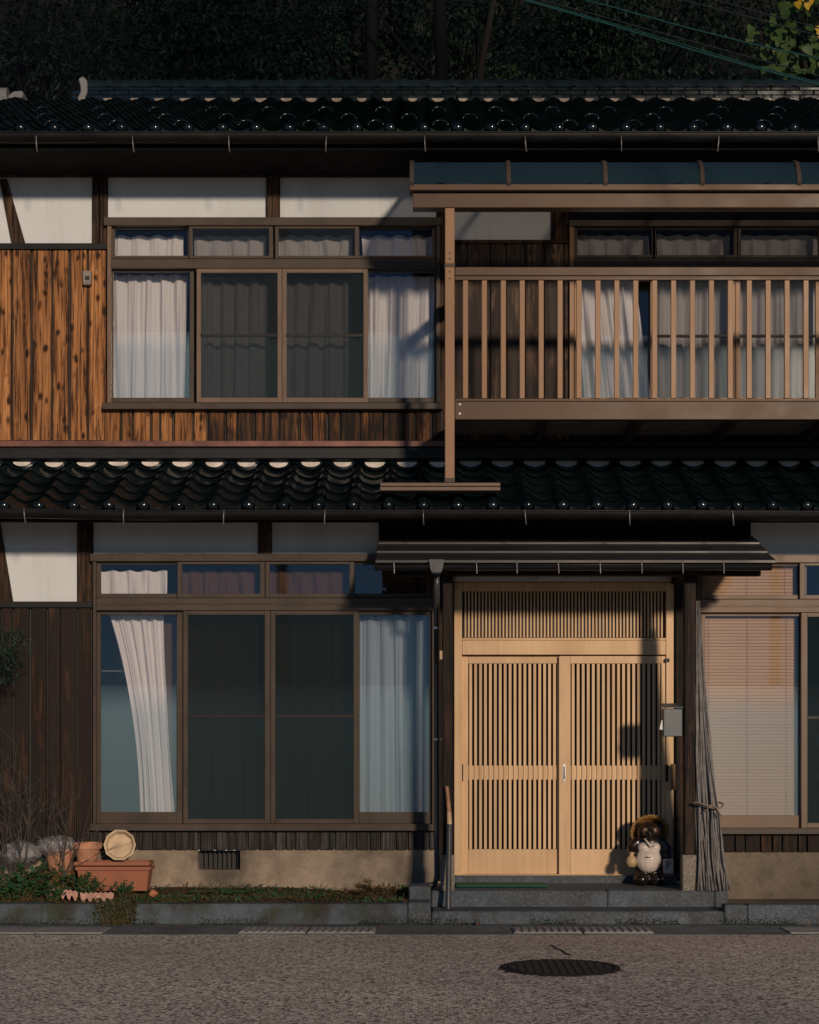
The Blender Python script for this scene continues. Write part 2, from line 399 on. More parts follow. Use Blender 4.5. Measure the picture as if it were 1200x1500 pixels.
M['terra_old'] = simple('faded_terracotta', (0.47, 0.23, 0.14), 0.75, 0.25, 9, bump=0.3)
M['terra_pale'] = simple('pale_clay', (0.56, 0.44, 0.29), 0.8, 0.25, 7, bump=0.3)
M['edging'] = simple('pink_edging', (0.52, 0.30, 0.24), 0.85, 0.3, 12, bump=0.4)
M['wood_box'] = simple('old_wooden_box', (0.22, 0.105, 0.035), 0.85, 0.3, 9)
M['mat_green'] = simple('green_mat', (0.012, 0.11, 0.055), 0.9, 0.25, 30, bump=0.8, bscale=220)
M['iron'] = concrete('cast_iron', (0.028, 0.028, 0.030), 0.4, sc=8)
M['mailbox'] = simple('grey_mailbox', (0.050, 0.075, 0.085), 0.4, 0.12, 4)
M['paper'] = simple('paper', (0.75, 0.73, 0.68), 0.8, 0.05)
M['stick'] = simple('worn_wooden_handle', (0.33, 0.17, 0.085), 0.55, 0.25, 8)
M['ferrule'] = simple('pale_ferrule', (0.50, 0.36, 0.20), 0.5, 0.2, 8)
M['pipe'] = simple('dark_grey_pipe', (0.05, 0.055, 0.06), 0.35, 0.15, 5)
M['brush'] = simple('grey_brushwood', (0.20, 0.195, 0.195), 0.85, 0.22, 18, bump=0.4)
M['rope'] = simple('straw_rope', (0.24, 0.19, 0.14), 0.9, 0.2, 30, bump=0.6)
M['glaze_dk'] = simple('dark_brown_glaze', (0.012, 0.008, 0.006), 0.25, 0.3, 10, spec=0.6)
M['glaze_wh'] = simple('cream_glaze', (0.56, 0.50, 0.46), 0.35, 0.12, 10, spec=0.5)
M['straw'] = simple('ochre_hat_glaze', (0.30, 0.165, 0.055), 0.4, 0.3, 30, bump=0.6, bscale=120)
M['tan_glaze'] = simple('tan_glaze', (0.10, 0.05, 0.028), 0.4, 0.25, 12)
M['ink'] = simple('ink', (0.02, 0.02, 0.02), 0.6)
M['cable'] = simple('teal_cable', (0.03, 0.12, 0.11), 0.4, 0.05)
M['cable_dk'] = simple('dark_cable', (0.05, 0.055, 0.055), 0.5, 0.05)
M['pale_tile'] = simple('pale_grey_tile', (0.19, 0.195, 0.20), 0.6, 0.15, 6)
M['silver'] = simple('brushed_metal', (0.45, 0.45, 0.44), 0.3, 0.1, 6, metal=0.8)
def plastic():
    g = G('crumpled_plastic'); v = g.coords(rnd=False)
    tr = g.n('BsdfTransparent', Color=(0.95, 0.95, 0.97, 1))
    nb = g.bump(g.noise(v, 30, 5, 0.7, 1.0), 1.0, 0.02)
    p = g.princ((0.45, 0.45, 0.47), 0.25, nb, Specular_IOR_Level=0.7)
    m1 = g.n('MixShader', Fac=g.ramp(g.noise(v, 18, 5, 0.7, 1.0), [(0.35, 0.25), (0.65, 0.8)])); g.set(m1.inputs[1], tr); g.set(m1.inputs[2], p)
    return g.end(m1)
M['plastic'] = plastic()

# ------------------------------------------------------------------ ground
def slab(name, x0, x1, y0, y1, z0, z1, mat, kind='structure', parent=None, bevel=0.0):
    o = MB().box(x0, x1, y0, y1, z0, z1).build(name, mat, parent, bevel=bevel)
    if kind: o['kind'] = kind
    return o
slab('ground', -150, 150, -150, 150, -0.4, -0.03, M['soil'])
road_o = slab('road', -60, 60, -6.5, 11.40, -0.02, 0.0, M['road'])
slab('street_gutter', -60, 60, 11.402, 12.06, -0.02, 0.004, M['gutterc'])
bed = MB()
def bedz(x, y): return 0.135 + 0.035*mnoise.noise(Vector((x*2.2, y*3, 0))) + 0.04*max(0, (y-12.4))
bed.closed = False
bed.grid(lambda u, v: (-5.0 + u*4.88, 12.16 + v*1.10, bedz(-5.0+u*4.88, 12.16+v*1.10)), 60, 16)
o = bed.build('planting_bed', M['soil'], smooth=True); o['kind'] = 'structure'
slab('side_strip', X(1066, 12.2), 5.0, 12.19, 13.3, -0.02, 0.085, M['concrete_r'])

# hill behind
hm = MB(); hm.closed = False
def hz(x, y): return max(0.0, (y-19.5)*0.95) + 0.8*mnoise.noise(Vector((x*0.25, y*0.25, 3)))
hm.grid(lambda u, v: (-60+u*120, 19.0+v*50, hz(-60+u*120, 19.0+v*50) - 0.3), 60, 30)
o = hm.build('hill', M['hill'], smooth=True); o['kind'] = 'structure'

# ------------------------------------------------------------------ the house
HOUSE = thing('traditional_house', 'two-storey timber house with black tiled roofs, brown balcony and lattice entrance doors', 'house', (0, 13.19, 0))
DU, DL = 13.65, 13.19
PITCH = 0.446; PA = math.atan(PITCH)
HX0, HX1 = -5.0, 5.0

def wall_with_holes(name, d, depth, x0, x1, z0, z1, holes, mat):
    xs = sorted({x0, x1, *[h[0] for h in holes], *[h[1] for h in holes]})
    zs = sorted({z0, z1, *[h[2] for h in holes], *[h[3] for h in holes]})
    mb = MB()
    for i in range(len(xs)-1):
        run = None
        for j in range(len(zs)-1):
            cx_, cz_ = (xs[i]+xs[i+1])/2, (zs[j]+zs[j+1])/2
            hole = any(h[0] < cx_ < h[1] and h[2] < cz_ < h[3] for h in holes)
            if not hole: run = (run[0], zs[j+1]) if run else (zs[j], zs[j+1])
            if (hole or j == len(zs)-2) and run:
                mb.box(xs[i], xs[i+1], d, d+depth, run[0], run[1]); run = None
    return mb.build(name, mat, HOUSE)
UH = [(X(160,DU), X(640,DU), Z(590,DU), Z(324,DU)), (X(838,DU), X(1320,DU), Z(590,DU), Z(326,DU))]
LH = [(X(140,DL), X(634,DL), Z(1210,DL), Z(820,DL)), (X(664,DL), X(989,DL), 0.2, Z(852,DL)), (X(1024,DL), X(1330,DL), Z(1216,DL), Z(822,DL)), (X(290,DL), X(352,DL), Z(1274,DL), Z(1246,DL))]
wall_with_holes('upper_wall', DU, 0.14, HX0, HX1, 3.3, 6.05, UH, M['plaster'])
wall_with_holes('lower_wall', DL, 0.14, HX0, HX1, 0.0, 3.32, LH, M['plaster'])
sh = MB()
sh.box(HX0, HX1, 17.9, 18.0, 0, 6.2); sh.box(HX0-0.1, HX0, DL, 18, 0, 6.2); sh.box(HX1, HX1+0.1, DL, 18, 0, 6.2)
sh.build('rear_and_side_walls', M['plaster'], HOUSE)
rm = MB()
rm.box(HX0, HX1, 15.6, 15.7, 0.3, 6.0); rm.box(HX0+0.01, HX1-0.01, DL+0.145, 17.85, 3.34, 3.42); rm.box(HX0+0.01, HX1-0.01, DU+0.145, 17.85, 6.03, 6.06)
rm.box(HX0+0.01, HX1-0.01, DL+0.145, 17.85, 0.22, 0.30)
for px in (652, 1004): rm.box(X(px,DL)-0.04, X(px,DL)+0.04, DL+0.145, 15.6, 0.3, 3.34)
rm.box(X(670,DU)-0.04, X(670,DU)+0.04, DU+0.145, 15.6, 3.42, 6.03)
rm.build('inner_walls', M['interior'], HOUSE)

# posts, beams, brace, panels
frame_u = empty_part('upper_timber_frame', (0, DU, 5.6), HOUSE)
def post(name, x0, x1, y0, y1, d, depth, mat=None, parent=None, bevel=0.004): return pb(name, x0, x1, y0, y1, d, depth, mat or M['timber'], parent, bevel)
post('post', 135, 145.5, 254, 357, DU-0.035, 0.05, parent=frame_u); post('post', 146.5, 157, 254, 357, DU-0.045, 0.06, parent=frame_u)
post('post', 390, 410, 252, 319, DU-0.035, 0.05, parent=frame_u)
post('post', 640, 652, 250, 600, DU-0.03, 0.05, parent=frame_u)
post('post', 808, 834, 300, 400, DU-0.03, 0.05, parent=frame_u)
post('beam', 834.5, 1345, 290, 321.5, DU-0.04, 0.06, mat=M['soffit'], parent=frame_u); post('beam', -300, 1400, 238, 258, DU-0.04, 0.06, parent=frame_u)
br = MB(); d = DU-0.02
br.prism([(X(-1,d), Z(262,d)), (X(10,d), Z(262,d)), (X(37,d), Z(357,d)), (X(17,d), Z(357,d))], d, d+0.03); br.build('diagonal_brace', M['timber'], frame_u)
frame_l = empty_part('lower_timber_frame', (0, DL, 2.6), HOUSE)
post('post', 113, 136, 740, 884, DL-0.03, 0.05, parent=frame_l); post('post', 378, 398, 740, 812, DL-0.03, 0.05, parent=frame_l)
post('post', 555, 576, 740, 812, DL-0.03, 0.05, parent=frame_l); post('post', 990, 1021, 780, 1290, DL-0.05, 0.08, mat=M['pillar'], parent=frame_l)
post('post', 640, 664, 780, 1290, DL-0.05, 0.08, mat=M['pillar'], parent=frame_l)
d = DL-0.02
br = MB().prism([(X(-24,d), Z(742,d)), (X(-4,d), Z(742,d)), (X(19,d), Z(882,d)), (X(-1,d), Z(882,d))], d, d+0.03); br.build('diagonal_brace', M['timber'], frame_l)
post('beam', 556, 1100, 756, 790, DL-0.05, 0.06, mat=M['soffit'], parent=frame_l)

# plank cladding
def clad(name, x0, x1, y0, y1, d, widths, mats, depth=0.022):
    par = empty_part(name, (X((x0+x1)/2,d), d, Z(y1,d)), HOUSE)
    x = x0; i = 0
    while x < x1 - 1.5:
        wd = widths[i % len(widths)] * random.uniform(0.9, 1.1)
        xe = min(x1, x+wd)
        if x1 - xe < 4: xe = x1
        dd = d - random.uniform(0, 0.007)
        m = mats(x) if callable(mats) else mats
        MB().pbox(x+random.uniform(.7,2.0), xe-random.uniform(.7,1.9), y0, y1, dd, depth+d-dd).build('plank', m, par, bevel=0.0025)
        x = xe; i += 1
    MB().pbox(x0-2, x1+2, y0+0.5, y1-0.5, d+depth+0.001, 0.008).build('backing_board', M['ink'], par)
    return par
clad('upper_plank_wall', -90, 156.5, 365, 645, DU-0.035, [28, 27.5, 28.5, 27, 28], M['plank_orange'])
def under_mats(x):
    r = random.random()
    if x < 330: return M['plank_orange'] if r < 0.8 else M['plank_mixed']
    if x < 560: return M['plank_mixed'] if r < 0.75 else M['plank_char']
    return M['plank_char'] if r < 0.6 else M['plank_mixed']
clad('sill_planks', 151, 655, 599, 646, DU-0.034, [26, 17, 28, 13, 22, 30, 19], under_mats)
clad('balcony_plank_wall', 657, 836, 355, 646, DU-0.034, [27, 31, 24, 29], M['plank_balcony'])
clad('balcony_sill_planks', 837, 1340, 590, 646, DU-0.034, [26, 31, 24, 29], M['plank_dark'])
clad('lower_plank_wall', -90, 134, 890, 1246, DL-0.035, [24, 19, 27, 22, 17, 25], M['plank_dark'])
clad('lower_sill_boards', 135, 638, 1216, 1245, DL-0.034, [18, 13, 21, 16, 24], M['board_grey'])
clad('right_sill_boards', 1024, 1335, 1222, 1248, DL-0.034, [18, 13, 21, 16, 24], M['plank_dark'])
pb('plank_cap', -90, 158, 356, 365, DU-0.06, 0.08, M['black_metal'], HOUSE)
pb('plank_cap', 655, 836, 351, 356, DU-0.06, 0.08, M['timber'], HOUSE)
pb('plank_cap', -90, 135.5, 881, 890, DL-0.06, 0.08, M['black_metal'], HOUSE)
pb('flashing', -300, 652, 645.5, 654, DU-0.09, 0.09, M['flash'], HOUSE)
pb('flashing', 655, 1400, 645.5, 654, DU-0.088, 0.086, M['black_metal'], HOUSE)

# foundation with a vent
d = DL-0.012
fn = MB(); fn.pbox(-400, 290, 1244, 1312, d, 0.3); fn.pbox(352, 648, 1244, 1312, d, 0.3); fn.pbox(290, 352, 1274, 1312, d, 0.3)
fo = fn.build('foundation', M['concrete'], HOUSE)
vb = MB().pbox(289, 353, 1243, 1275, d+0.16, 0.02); vb.build('vent_back', M['ink'], fo)
for k in range(9): pb('vent_bar', 293+k*6.8, 295.4+k*6.8, 1245, 1274, d+0.11, 0.012, M['ink'], fo, 0)
MB().pbox(1000, 1400, 1248, 1330, d, 0.3).build('foundation', M['concrete_r'], HOUSE)

# ------------------------------------------------------------------ windows
def ring(mb, x0, x1, y0, y1, d, depth, l, r, t, b):
    mb.pbox(x0, x0+l, y0, y1, d, depth); mb.pbox(x1-r, x1, y0, y1, d, depth)
    mb.pbox(x0+l, x1-r, y0, y0+t, d, depth); mb.pbox(x0+l, x1-r, y1-b, y1, d, depth)
def sash(win, x0, x1, y0, y1, d, l, r, t, b, split=None, screen=None, mat='bronze', mesh='screen'):
    mb = MB(); ring(mb, x0, x1, y0, y1, d, 0.032, l, r, t, b); mb.build('sash', M[mat], win, bevel=0.002)
    gx0, gx1, gy0, gy1 = x0+l-1, x1-r+1, y0+t-1, y1-b+1; dg = d+0.014
    if split:
        MB().pbox(gx0, gx1, gy0, split, dg, 0.004).build('pane', M['glass'], win)
        MB().pbox(gx0, gx1, split, gy1, dg, 0.004).build('frosted_pane', M['frost'], win)
    else: MB().pbox(gx0, gx1, gy0, gy1, dg, 0.004).build('pane', M['glass'], win)
    if screen:
        if mesh: MB().pbox(gx0, gx1, gy0, gy1, d+0.003, 0.0012).build('insect_screen', M[mesh], win)
        MB().pbox(gx0, gx1, screen, screen+4.2, d-0.002, 0.012).build('screen_bar', M['black_metal'], win)
# upper-left window
d = DU-0.075
WU = empty_part('upper_window', (X(400,d), d, Z(595,d)), HOUSE)
pb('head', 152, 647, 318, 330, d-0.02, 0.12, M['bronze'], WU)
pb('sill', 150, 648, 590, 599, d-0.04, 0.14, M['bronze'], WU)
pb('jamb', 157, 163, 330, 590, d-0.005, 0.1, M['bronze_lt'], WU); pb('jamb', 639, 645, 330, 590, d-0.005, 0.1, M['bronze'], WU)
pb('mid_rail', 163, 639, 379, 393, d-0.01, 0.1, M['bronze'], WU)
for (a, b, dd, sc) in ((163, 281, 0.035, None), (277, 400, 0.0, None), (403, 526, 0.0, None), (520, 639, 0.035, None)):
    sash(WU, a, b, 330.5, 378.5, d+dd, 5, 6 if dd else 6, 4, 4)
    if not dd: MB().pbox(a+5, b-6, 334, 375, d+0.003, 0.0012).build('insect_screen', M['screen_lt'], WU)
sash(WU, 163.5, 284, 393.5, 589.5, d+0.04, 2.5, 6, 5, 7, split=486)
sash(WU, 288, 413, 393.5, 589.5, d, 6.5, 6.5, 6, 7, split=489, screen=489, mat='bronze_lt')
sash(WU, 413.6, 539, 393.5, 589.5, d, 6.5, 6.5, 6, 7, split=489, screen=489, mat='bronze_lt')
sash(WU, 529, 638.5, 393.5, 589.5, d+0.04, 7, 2.5, 5, 7, split=486)
pb('inner_stile', 396, 406, 399, 583, d+0.042, 0.03, M['bronze'], WU); pb('inner_stile', 517, 528, 399, 583, d+0.042, 0.03, M['bronze'], WU)
# balcony window
d = DU-0.07
WB = empty_part('balcony_window', (X(1080,d), d, Z(590,d)), HOUSE)
pb('head', 834, 1322, 322, 331, d-0.02, 0.12, M['bronze'], WB); pb('sill', 834, 1322, 590, 598, d-0.04, 0.14, M['bronze'], WB)
pb('jamb', 834.5, 841, 331, 590, d-0.005, 0.1, M['baluster'], WB); pb('jamb', 1316, 1322, 331, 590, d-0.005, 0.1, M['bronze'], WB)
pb('mid_rail', 841, 1316, 378, 394, d-0.01, 0.1, M['bronze'], WB)
for a, b in ((841, 960), (956, 1080), (1081, 1204), (1200, 1316)): sash(WB, a, b, 331.5, 377.5, d+0.02, 5, 5, 4, 4)
sash(WB, 841.5, 960, 394.5, 589.5, d+0.04, 3, 7, 5, 7, split=492, mat='baluster')
sash(WB, 953, 1077, 394.5, 589.5, d, 7, 7, 5, 7, split=490, screen=490, mat='baluster', mesh='screen_lt')
sash(WB, 1077.6, 1202, 394.5, 589.5, d, 7, 7, 5, 7, split=490, screen=490, mat='baluster', mesh='screen_lt')
sash(WB, 1196, 1315.5, 394.5, 589.5, d+0.04, 7, 3, 5, 7, split=492, mat='baluster')
# lower-left window
d = DL-0.075
WL = empty_part('lower_window', (X(385,d), d, Z(1212,d)), HOUSE)
pb('head', 132, 640, 811, 822, d-0.02, 0.12, M['bronze_dk'], WL); pb('sill', 132, 640, 1207, 1217, d-0.04, 0.14, M['bronze_dk'], WL)
pb('jamb', 136, 141, 822, 1207, d-0.005, 0.1, M['bronze_dk'], WL); pb('jamb', 633, 639, 822, 1207, d-0.005, 0.1, M['bronze_dk'], WL)
pb('mid_rail', 141, 633, 876, 894, d-0.012, 0.1, M['bronze_dk'], WL); pb('track', 141, 633, 883, 886, d-0.018, 0.02, M['bronze_dk'], WL)
for a, b, dd in ((141.5, 267, 0.035), (260, 388, 0), (389, 519, 0), (513, 632.5, 0.035)): sash(WL, a, b, 822.5, 875.5, d+dd, 6, 7, 4, 6, mat='bronze_dk')
sash(WL, 141.5, 268, 894.5, 1206.5, d+0.04, 6, 9, 6, 17, split=1004, mat='bronze_dk')
sash(WL, 268.5, 396, 894.5, 1206.5, d, 7, 8, 6, 7, split=1004, screen=1047, mat='bronze_dk')
sash(WL, 396.6, 526, 894.5, 1206.5, d, 7, 8, 6, 7, split=1004, screen=1047, mat='bronze_dk')
sash(WL, 519, 632.5, 894.5, 1206.5, d+0.04, 8, 3, 6, 17, split=1004, mat='bronze_dk')
# right window
WR = empty_part('right_window', (X(1180,d), d, Z(1217,d)), HOUSE)
pb('head', 1020, 1336, 813, 824, d-0.02, 0.12, M['bronze_lt'], WR); pb('sill', 1020, 1336, 1213, 1222, d-0.04, 0.14, M['bronze'], WR)
pb('jamb', 1021, 1027, 824, 1213, d-0.005, 0.1, M['bronze'], WR); pb('jamb', 1330, 1336, 824, 1213, d-0.005, 0.1, M['bronze'], WR)
pb('mid_rail', 1027, 1330, 878, 897, d-0.012, 0.1, M['bronze_lt'], WR); pb('track', 1027, 1330, 886, 889, d-0.018, 0.02, M['bronze_lt'], WR)
for a, b, dd in ((1027.5, 1182, 0.035), (1172, 1329.5, 0)): sash(WR, a, b, 824.5, 877.5, d+dd, 7, 9, 4, 6, mat='bronze_lt')
sash(WR, 1027.5, 1183, 897.5, 1212.5, d+0.04, 6, 10, 5, 18, split=1005, mat='bronze_lt')
sash(WR, 1174, 1329.5, 897.5, 1212.5, d, 9, 8, 6, 7, split=1005, screen=1049, mat='bronze_lt')

# ------------------------------------------------------------------ roofs
PW, EXP = 0.265, 0.232
def tprof(x):
    x = x % PW
    if x < 0.105: return 0.040*math.cos(math.pi*(x-0.0525)/0.105)**1.0
    return -0.024*math.sin(math.pi*(x-0.105)/0.160)
TX = [0.0, 0.014, 0.03, 0.0525, 0.075, 0.091, 0.105, 0.125, 0.155, 0.185, 0.215, 0.245, 0.265, 0.281]
def tile_mb(mb, ox=0, oy=0, oz=0, L=0.28, eave=False):
    def zz(x): return tprof(x) if x <= PW else tprof(x-PW)+0.004
    n0 = len(mb.v); k = len(TX)
    lift = 0.021
    rows = [(0.016, lift-0.017), (0.0, lift), (L, 0.0)]
    for (yy, zo) in rows:
        for x in TX: mb.v.append((ox+x, oy+yy, oz+zz(x)+zo))
    for r in range(2):
        for i in range(k-1):
            a = n0+r*k+i; mb.f.append((a, a+1, a+1+k, a+k))
    if eave:      # hanging lip under the trough and a round boss on the roll
        n1 = len(mb.v); pts = [x for x in TX if 0.10 <= x <= 0.266]
        for x in pts: mb.v.append((ox+x, oy-0.012, oz+zz(x)+lift+0.001))
        for x in pts:
            t = (x-0.105)/0.160; mb.v.append((ox+x, oy-0.018, oz+zz(x)+lift-0.022-0.030*math.sin(math.pi*max(0, min(1, t)))))
        m = len(pts)
        for i in range(m-1): mb.f.append((n1+m+i, n1+m+i+1, n1+i+1, n1+i))
        for x in pts: mb.v.append((ox+x, oy+0.03, oz+zz(x)+lift+0.002))
        for i in range(m-1): mb.f.append((n1+i, n1+i+1, n1+2*m+i+1, n1+2*m+i))
        mb.ell((ox+0.0525, oy-0.004, oz+0.018), (0.043, 0.030, 0.043), 12, 7)
T1 = MB(); T1.closed = False; tile_mb(T1); ME_TILE = T1.mesh('roof_tile', M['tile'], True, sharp=40)
T2 = MB(); T2.closed = False; tile_mb(T2, eave=True); ME_EAVE = T2.mesh('eave_tile', M['tile'], True, sharp=40)

def deck(name, y0, z0, y1, x0, x1, th=0.03, drop=0.035):
    mb = MB(); n = 0
    z1 = z0 + PITCH*(y1-y0)
    mb.v = [(x0,y0,z0-drop-th),(x1,y0,z0-drop-th),(x1,y1,z1-drop-th),(x0,y1,z1-drop-th),(x0,y0,z0-drop),(x1,y0,z0-drop),(x1,y1,z1-drop),(x0,y1,z1-drop)]
    mb.f = [(0,3,2,1),(4,5,6,7),(0,1,5,4),(1,2,6,5),(2,3,7,6),(3,0,4,7)]
    return mb.build(name, M['soffit'], HOUSE, origin=(0, y0, z0))
CA, SA = math.cos(PA), math.sin(PA)
XC0 = -3.224 - 0.0525                 # left edge of the tile whose roll sits at -3.224
# lower roof
LE_Y, LE_Z = 12.44, 3.118
LROOF = deck('lower_roof', LE_Y+0.03, LE_Z, DU, HX0, HX1)
k0, k1 = -2, 25
nt_ = 0
for r in range(6):
    for k in range(k0, k1):
        y = LE_Y + r*EXP*CA; z = LE_Z + r*EXP*SA
        if y > DU-0.06: continue
        o = inst('roof_tile', ME_EAVE if r == 0 else ME_TILE, (XC0+k*PW+random.uniform(-.0015,.0015), y, z+random.uniform(-.002,.002)), LROOF,
                 (PA+random.uniform(-.014,.014), random.uniform(-.016,.016), random.uniform(-.010,.010))); nt_ += 1
mo = MB()
prof = [(-0.085, 0.0)] + [(-0.085*math.cos(math.pi*i/10), -0.052*math.sin(math.pi*i/10)) for i in range(1, 10)] + [(0.085, 0.0)]
mo.prism(prof, -0.012, 0.02); ME_MORT = mo.mesh('mortar_fill', M['mortar']); ME_MORTR = mo.mesh('ridge_mortar', simple('darker_mortar', (0.34, 0.29, 0.24), 0.9, 0.3, 12, bump=0.4))  # ridge mortar has a darker tone than the lower roof mortar
zt = LE_Z + PITCH*(13.52-LE_Y)
for k in range(k0, k1):
    if XC0+k*PW > 0.1: continue
    inst('mortar_fill', ME_MORT, (XC0+k*PW+0.182, 13.54, zt+0.058+random.uniform(-.003,.003)), LROOF, scale=(random.uniform(.82,1.02), 1, random.uniform(.62,.85)))
MB().pbox(-300, 1400, 655, 672.5, 13.53, 0.10).build('roof_flashing', M['black_metal'], LROOF, bevel=0.01)
# upper roof
UE_Y, UE_Z = 12.91, 6.16
RB_Y = 17.19
UROOF = deck('upper_roof', UE_Y+0.03, UE_Z, 17.45, -6.2, 6.2)
uk0, uk1 = -6, 31
LIM = 298 - nt_
rest = MB(); rest.closed = False
nu_rows = 20; cnt = 0
mt = Matrix.Rotation(PA, 3, 'X')
for r in range(nu_rows):
    for k in range(uk0, uk1):
        y = UE_Y + r*EXP*CA; z = UE_Z + r*EXP*SA; x = -3.217-0.0525+k*PW
        vis = -4.7 < x < 4.5
        if vis and cnt < LIM and r < 5:
            inst('roof_tile', ME_EAVE if r == 0 else ME_TILE, (x+random.uniform(-.0015,.0015), y, z+random.uniform(-.002,.002)), UROOF,
                 (PA+random.uniform(-.014,.014), random.uniform(-.014,.014), random.uniform(-.008,.008))); cnt += 1
        else:
            t = MB(); tile_mb(t, eave=(r == 0)); b = len(rest.v); jz = random.uniform(-.002,.002)
            for p in t.v:
                q = mt @ Vector(p); rest.v.append((q.x+x, q.y+y, q.z+z+jz))
            rest.f += [tuple(b+i for i in f) for f in t.f]
o = rest.build('roof_tiles', M['tile'], UROOF, smooth=True, sharp=40); o['kind'] = 'stuff'
sg = MB(); sg.tube([(0.062*math.cos(t), 0.03*math.sin(t), 0.02+0.055*math.sin(t)) for t in [math.pi*i/10 for i in range(11)]], 0.010, 6)
ME_SG = sg.mesh('snow_guard', M['tile'], True)
for row, off in ((2, 0), (6, 1), (11, 0)):
    for k in range(uk0+1, uk1-1):
        if (k+off) % 2: continue
        s_ = (row+0.45)*EXP
        inst('snow_guard', ME_SG, (-3.217-0.0525+k*PW+0.185, UE_Y+s_*CA, UE_Z+s_*SA-0.012), UROOF)
# ridge
def ridge_seg(x0, x1, zb, y):
    rg = empty_part('ridge', ((x0+x1)/2, y, zb), HOUSE)
    for i, (hw, h0, h1) in enumerate(((0.17, 0.0, 0.07), (0.15, 0.074, 0.125), (0.135, 0.129, 0.166))):
        x = x0 - 0.15*(i % 2)
        while x < x1-0.05:
            MB().box(x+0.002, min(x1, x+0.30)-0.002, y-hw, y+hw, zb+h0, zb+h1).build('ridge_course_tile', M['tile'], rg, bevel=0.008); x += 0.30
    cp = MB(); cp.closed = False
    def f(u, v):
        a = math.pi*(0.02+0.96*u); rr = 0.118 + (0.016 if v > 0.86 else 0)
        return (v*0.266, -rr*math.cos(a), rr*1.0*math.sin(a))
    cp.grid(f, 10, 8); me = cp.mesh('ridge_cap', M['ridge'], True, sharp=30)
    x = x0
    while x < x1:
        inst('ridge_cap', me, (x, y, zb+0.168), rg, (random.uniform(-.015,.015), random.uniform(-.006,.006), 0)); x += 0.258
    return rg
rz = UE_Z + PITCH*(RB_Y-UE_Y)
RX0 = X(128, 17.3)
rg = ridge_seg(RX0, 6.0, rz+0.005, 17.36)
k = 0
x = -3.217-0.0525+0.185 - 6*PW
while x < 5.5:
    if x > RX0+0.1: inst('mortar_fill', ME_MORTR, (x, 17.19, rz+0.034), rg, scale=(random.uniform(.5,.75), 1, random.uniform(.6,.8)))
    x += PW
oni = MB()
pts = [(0, 0), (-0.06, -0.02), (-0.085, 0.05), (-0.05, 0.12), (-0.055, 0.19), (-0.075, 0.26), (-0.03, 0.29), (0.015, 0.25), (0.02, 0.12)]
oni.prism([(RX0+a, rz+0.0+b*0.95) for a, b in pts], 17.20, 17.52); oni.build('ridge_end_tile', M['pale_tile'], rg, bevel=0.01)
MB().box(RX0-0.16, RX0-0.07, 17.22, 17.5, rz+0.02, rz+0.14).build('ridge_end_tile', M['tile'], rg, bevel=0.02)
MB().box(X(80,17.3), X(108,17.3), 17.25, 17.5, rz+0.02, rz+0.07).build('ridge_cap', M['tile'], rg, bevel=0.02)
MB().box(-6.2, RX0-0.1, 17.28, 17.5, rz-0.04, rz+0.02).build('ridge_course_tile', M['tile'], rg, bevel=0.02)
# back slope
bs = MB(); bs.v = [(-6.2,17.45,rz+0.08),(6.2,17.45,rz+0.08),(6.2,19.0,rz-0.62),(-6.2,19.0,rz-0.62),(-6.2,17.45,rz-0.0),(6.2,17.45,rz-0.0),(6.2,19.0,rz-0.7),(-6.2,19.0,rz-0.7)]
bs.f = [(0,1,2,3),(4,7,6,5),(0,4,5,1),(1,5,6,2),(2,6,7,3),(3,7,4,0)]
bs.build('rear_roof', M['tile'], HOUSE)
# upper soffit, fascia, rafters
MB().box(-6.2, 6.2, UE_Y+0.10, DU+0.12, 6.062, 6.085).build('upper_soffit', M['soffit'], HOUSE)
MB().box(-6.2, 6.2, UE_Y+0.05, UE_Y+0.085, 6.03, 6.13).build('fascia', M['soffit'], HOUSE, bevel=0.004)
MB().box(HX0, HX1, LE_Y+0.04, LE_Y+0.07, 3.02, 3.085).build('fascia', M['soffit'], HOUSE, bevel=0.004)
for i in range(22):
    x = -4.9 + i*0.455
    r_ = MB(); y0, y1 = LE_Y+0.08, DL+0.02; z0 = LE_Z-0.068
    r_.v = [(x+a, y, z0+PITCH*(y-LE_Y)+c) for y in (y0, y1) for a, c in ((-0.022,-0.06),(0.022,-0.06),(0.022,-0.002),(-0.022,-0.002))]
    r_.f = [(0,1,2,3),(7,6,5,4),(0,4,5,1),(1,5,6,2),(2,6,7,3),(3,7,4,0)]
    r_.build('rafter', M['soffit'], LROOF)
# gutters
def gutter(name, y, zc, r, x0, x1, hooks, d, hook_y0, hook_y1, sag=None):
    gp = MB(); gp.closed = False; nseg = 40
    def f(u, v):
        a = math.pi*(1.0 + u); xx = x0+(x1-x0)*v; s_ = sag(xx) if sag else 0
        return (xx, y + r*math.cos(a), zc + s_ + r*math.sin(a)*1.05)
    gp.grid(f, 10, nseg)
    gp.tube([(x0+(x1-x0)*i/nseg, y-r, zc+(sag(x0+(x1-x0)*i/nseg) if sag else 0)) for i in range(nseg+1)], 0.007, 6)
    go = gp.build(name, M['black_metal'], HOUSE, smooth=True)
    for hx in hooks:
        dd = y - r - 0.008; xx = X(hx, dd); s_ = sag(xx) if sag else 0
        h = MB(); zt, zb = Z(hook_y0, dd)+s_, Z(hook_y1, dd)+s_
        j = random.uniform(-0.008, 0.012)
        h.tube([(xx, dd+0.02, zt+0.012), (xx, dd, zt), (xx+j*0.5, dd-0.002, (zt+zb)/2), (xx+j, dd+0.012, zb+0.01), (xx+j+0.006, dd+0.02, zb)], [0.006,0.006,0.005,0.006,0.003], 5)
        h.build('gutter_hook', M['hook'], go, smooth=True)
    return go
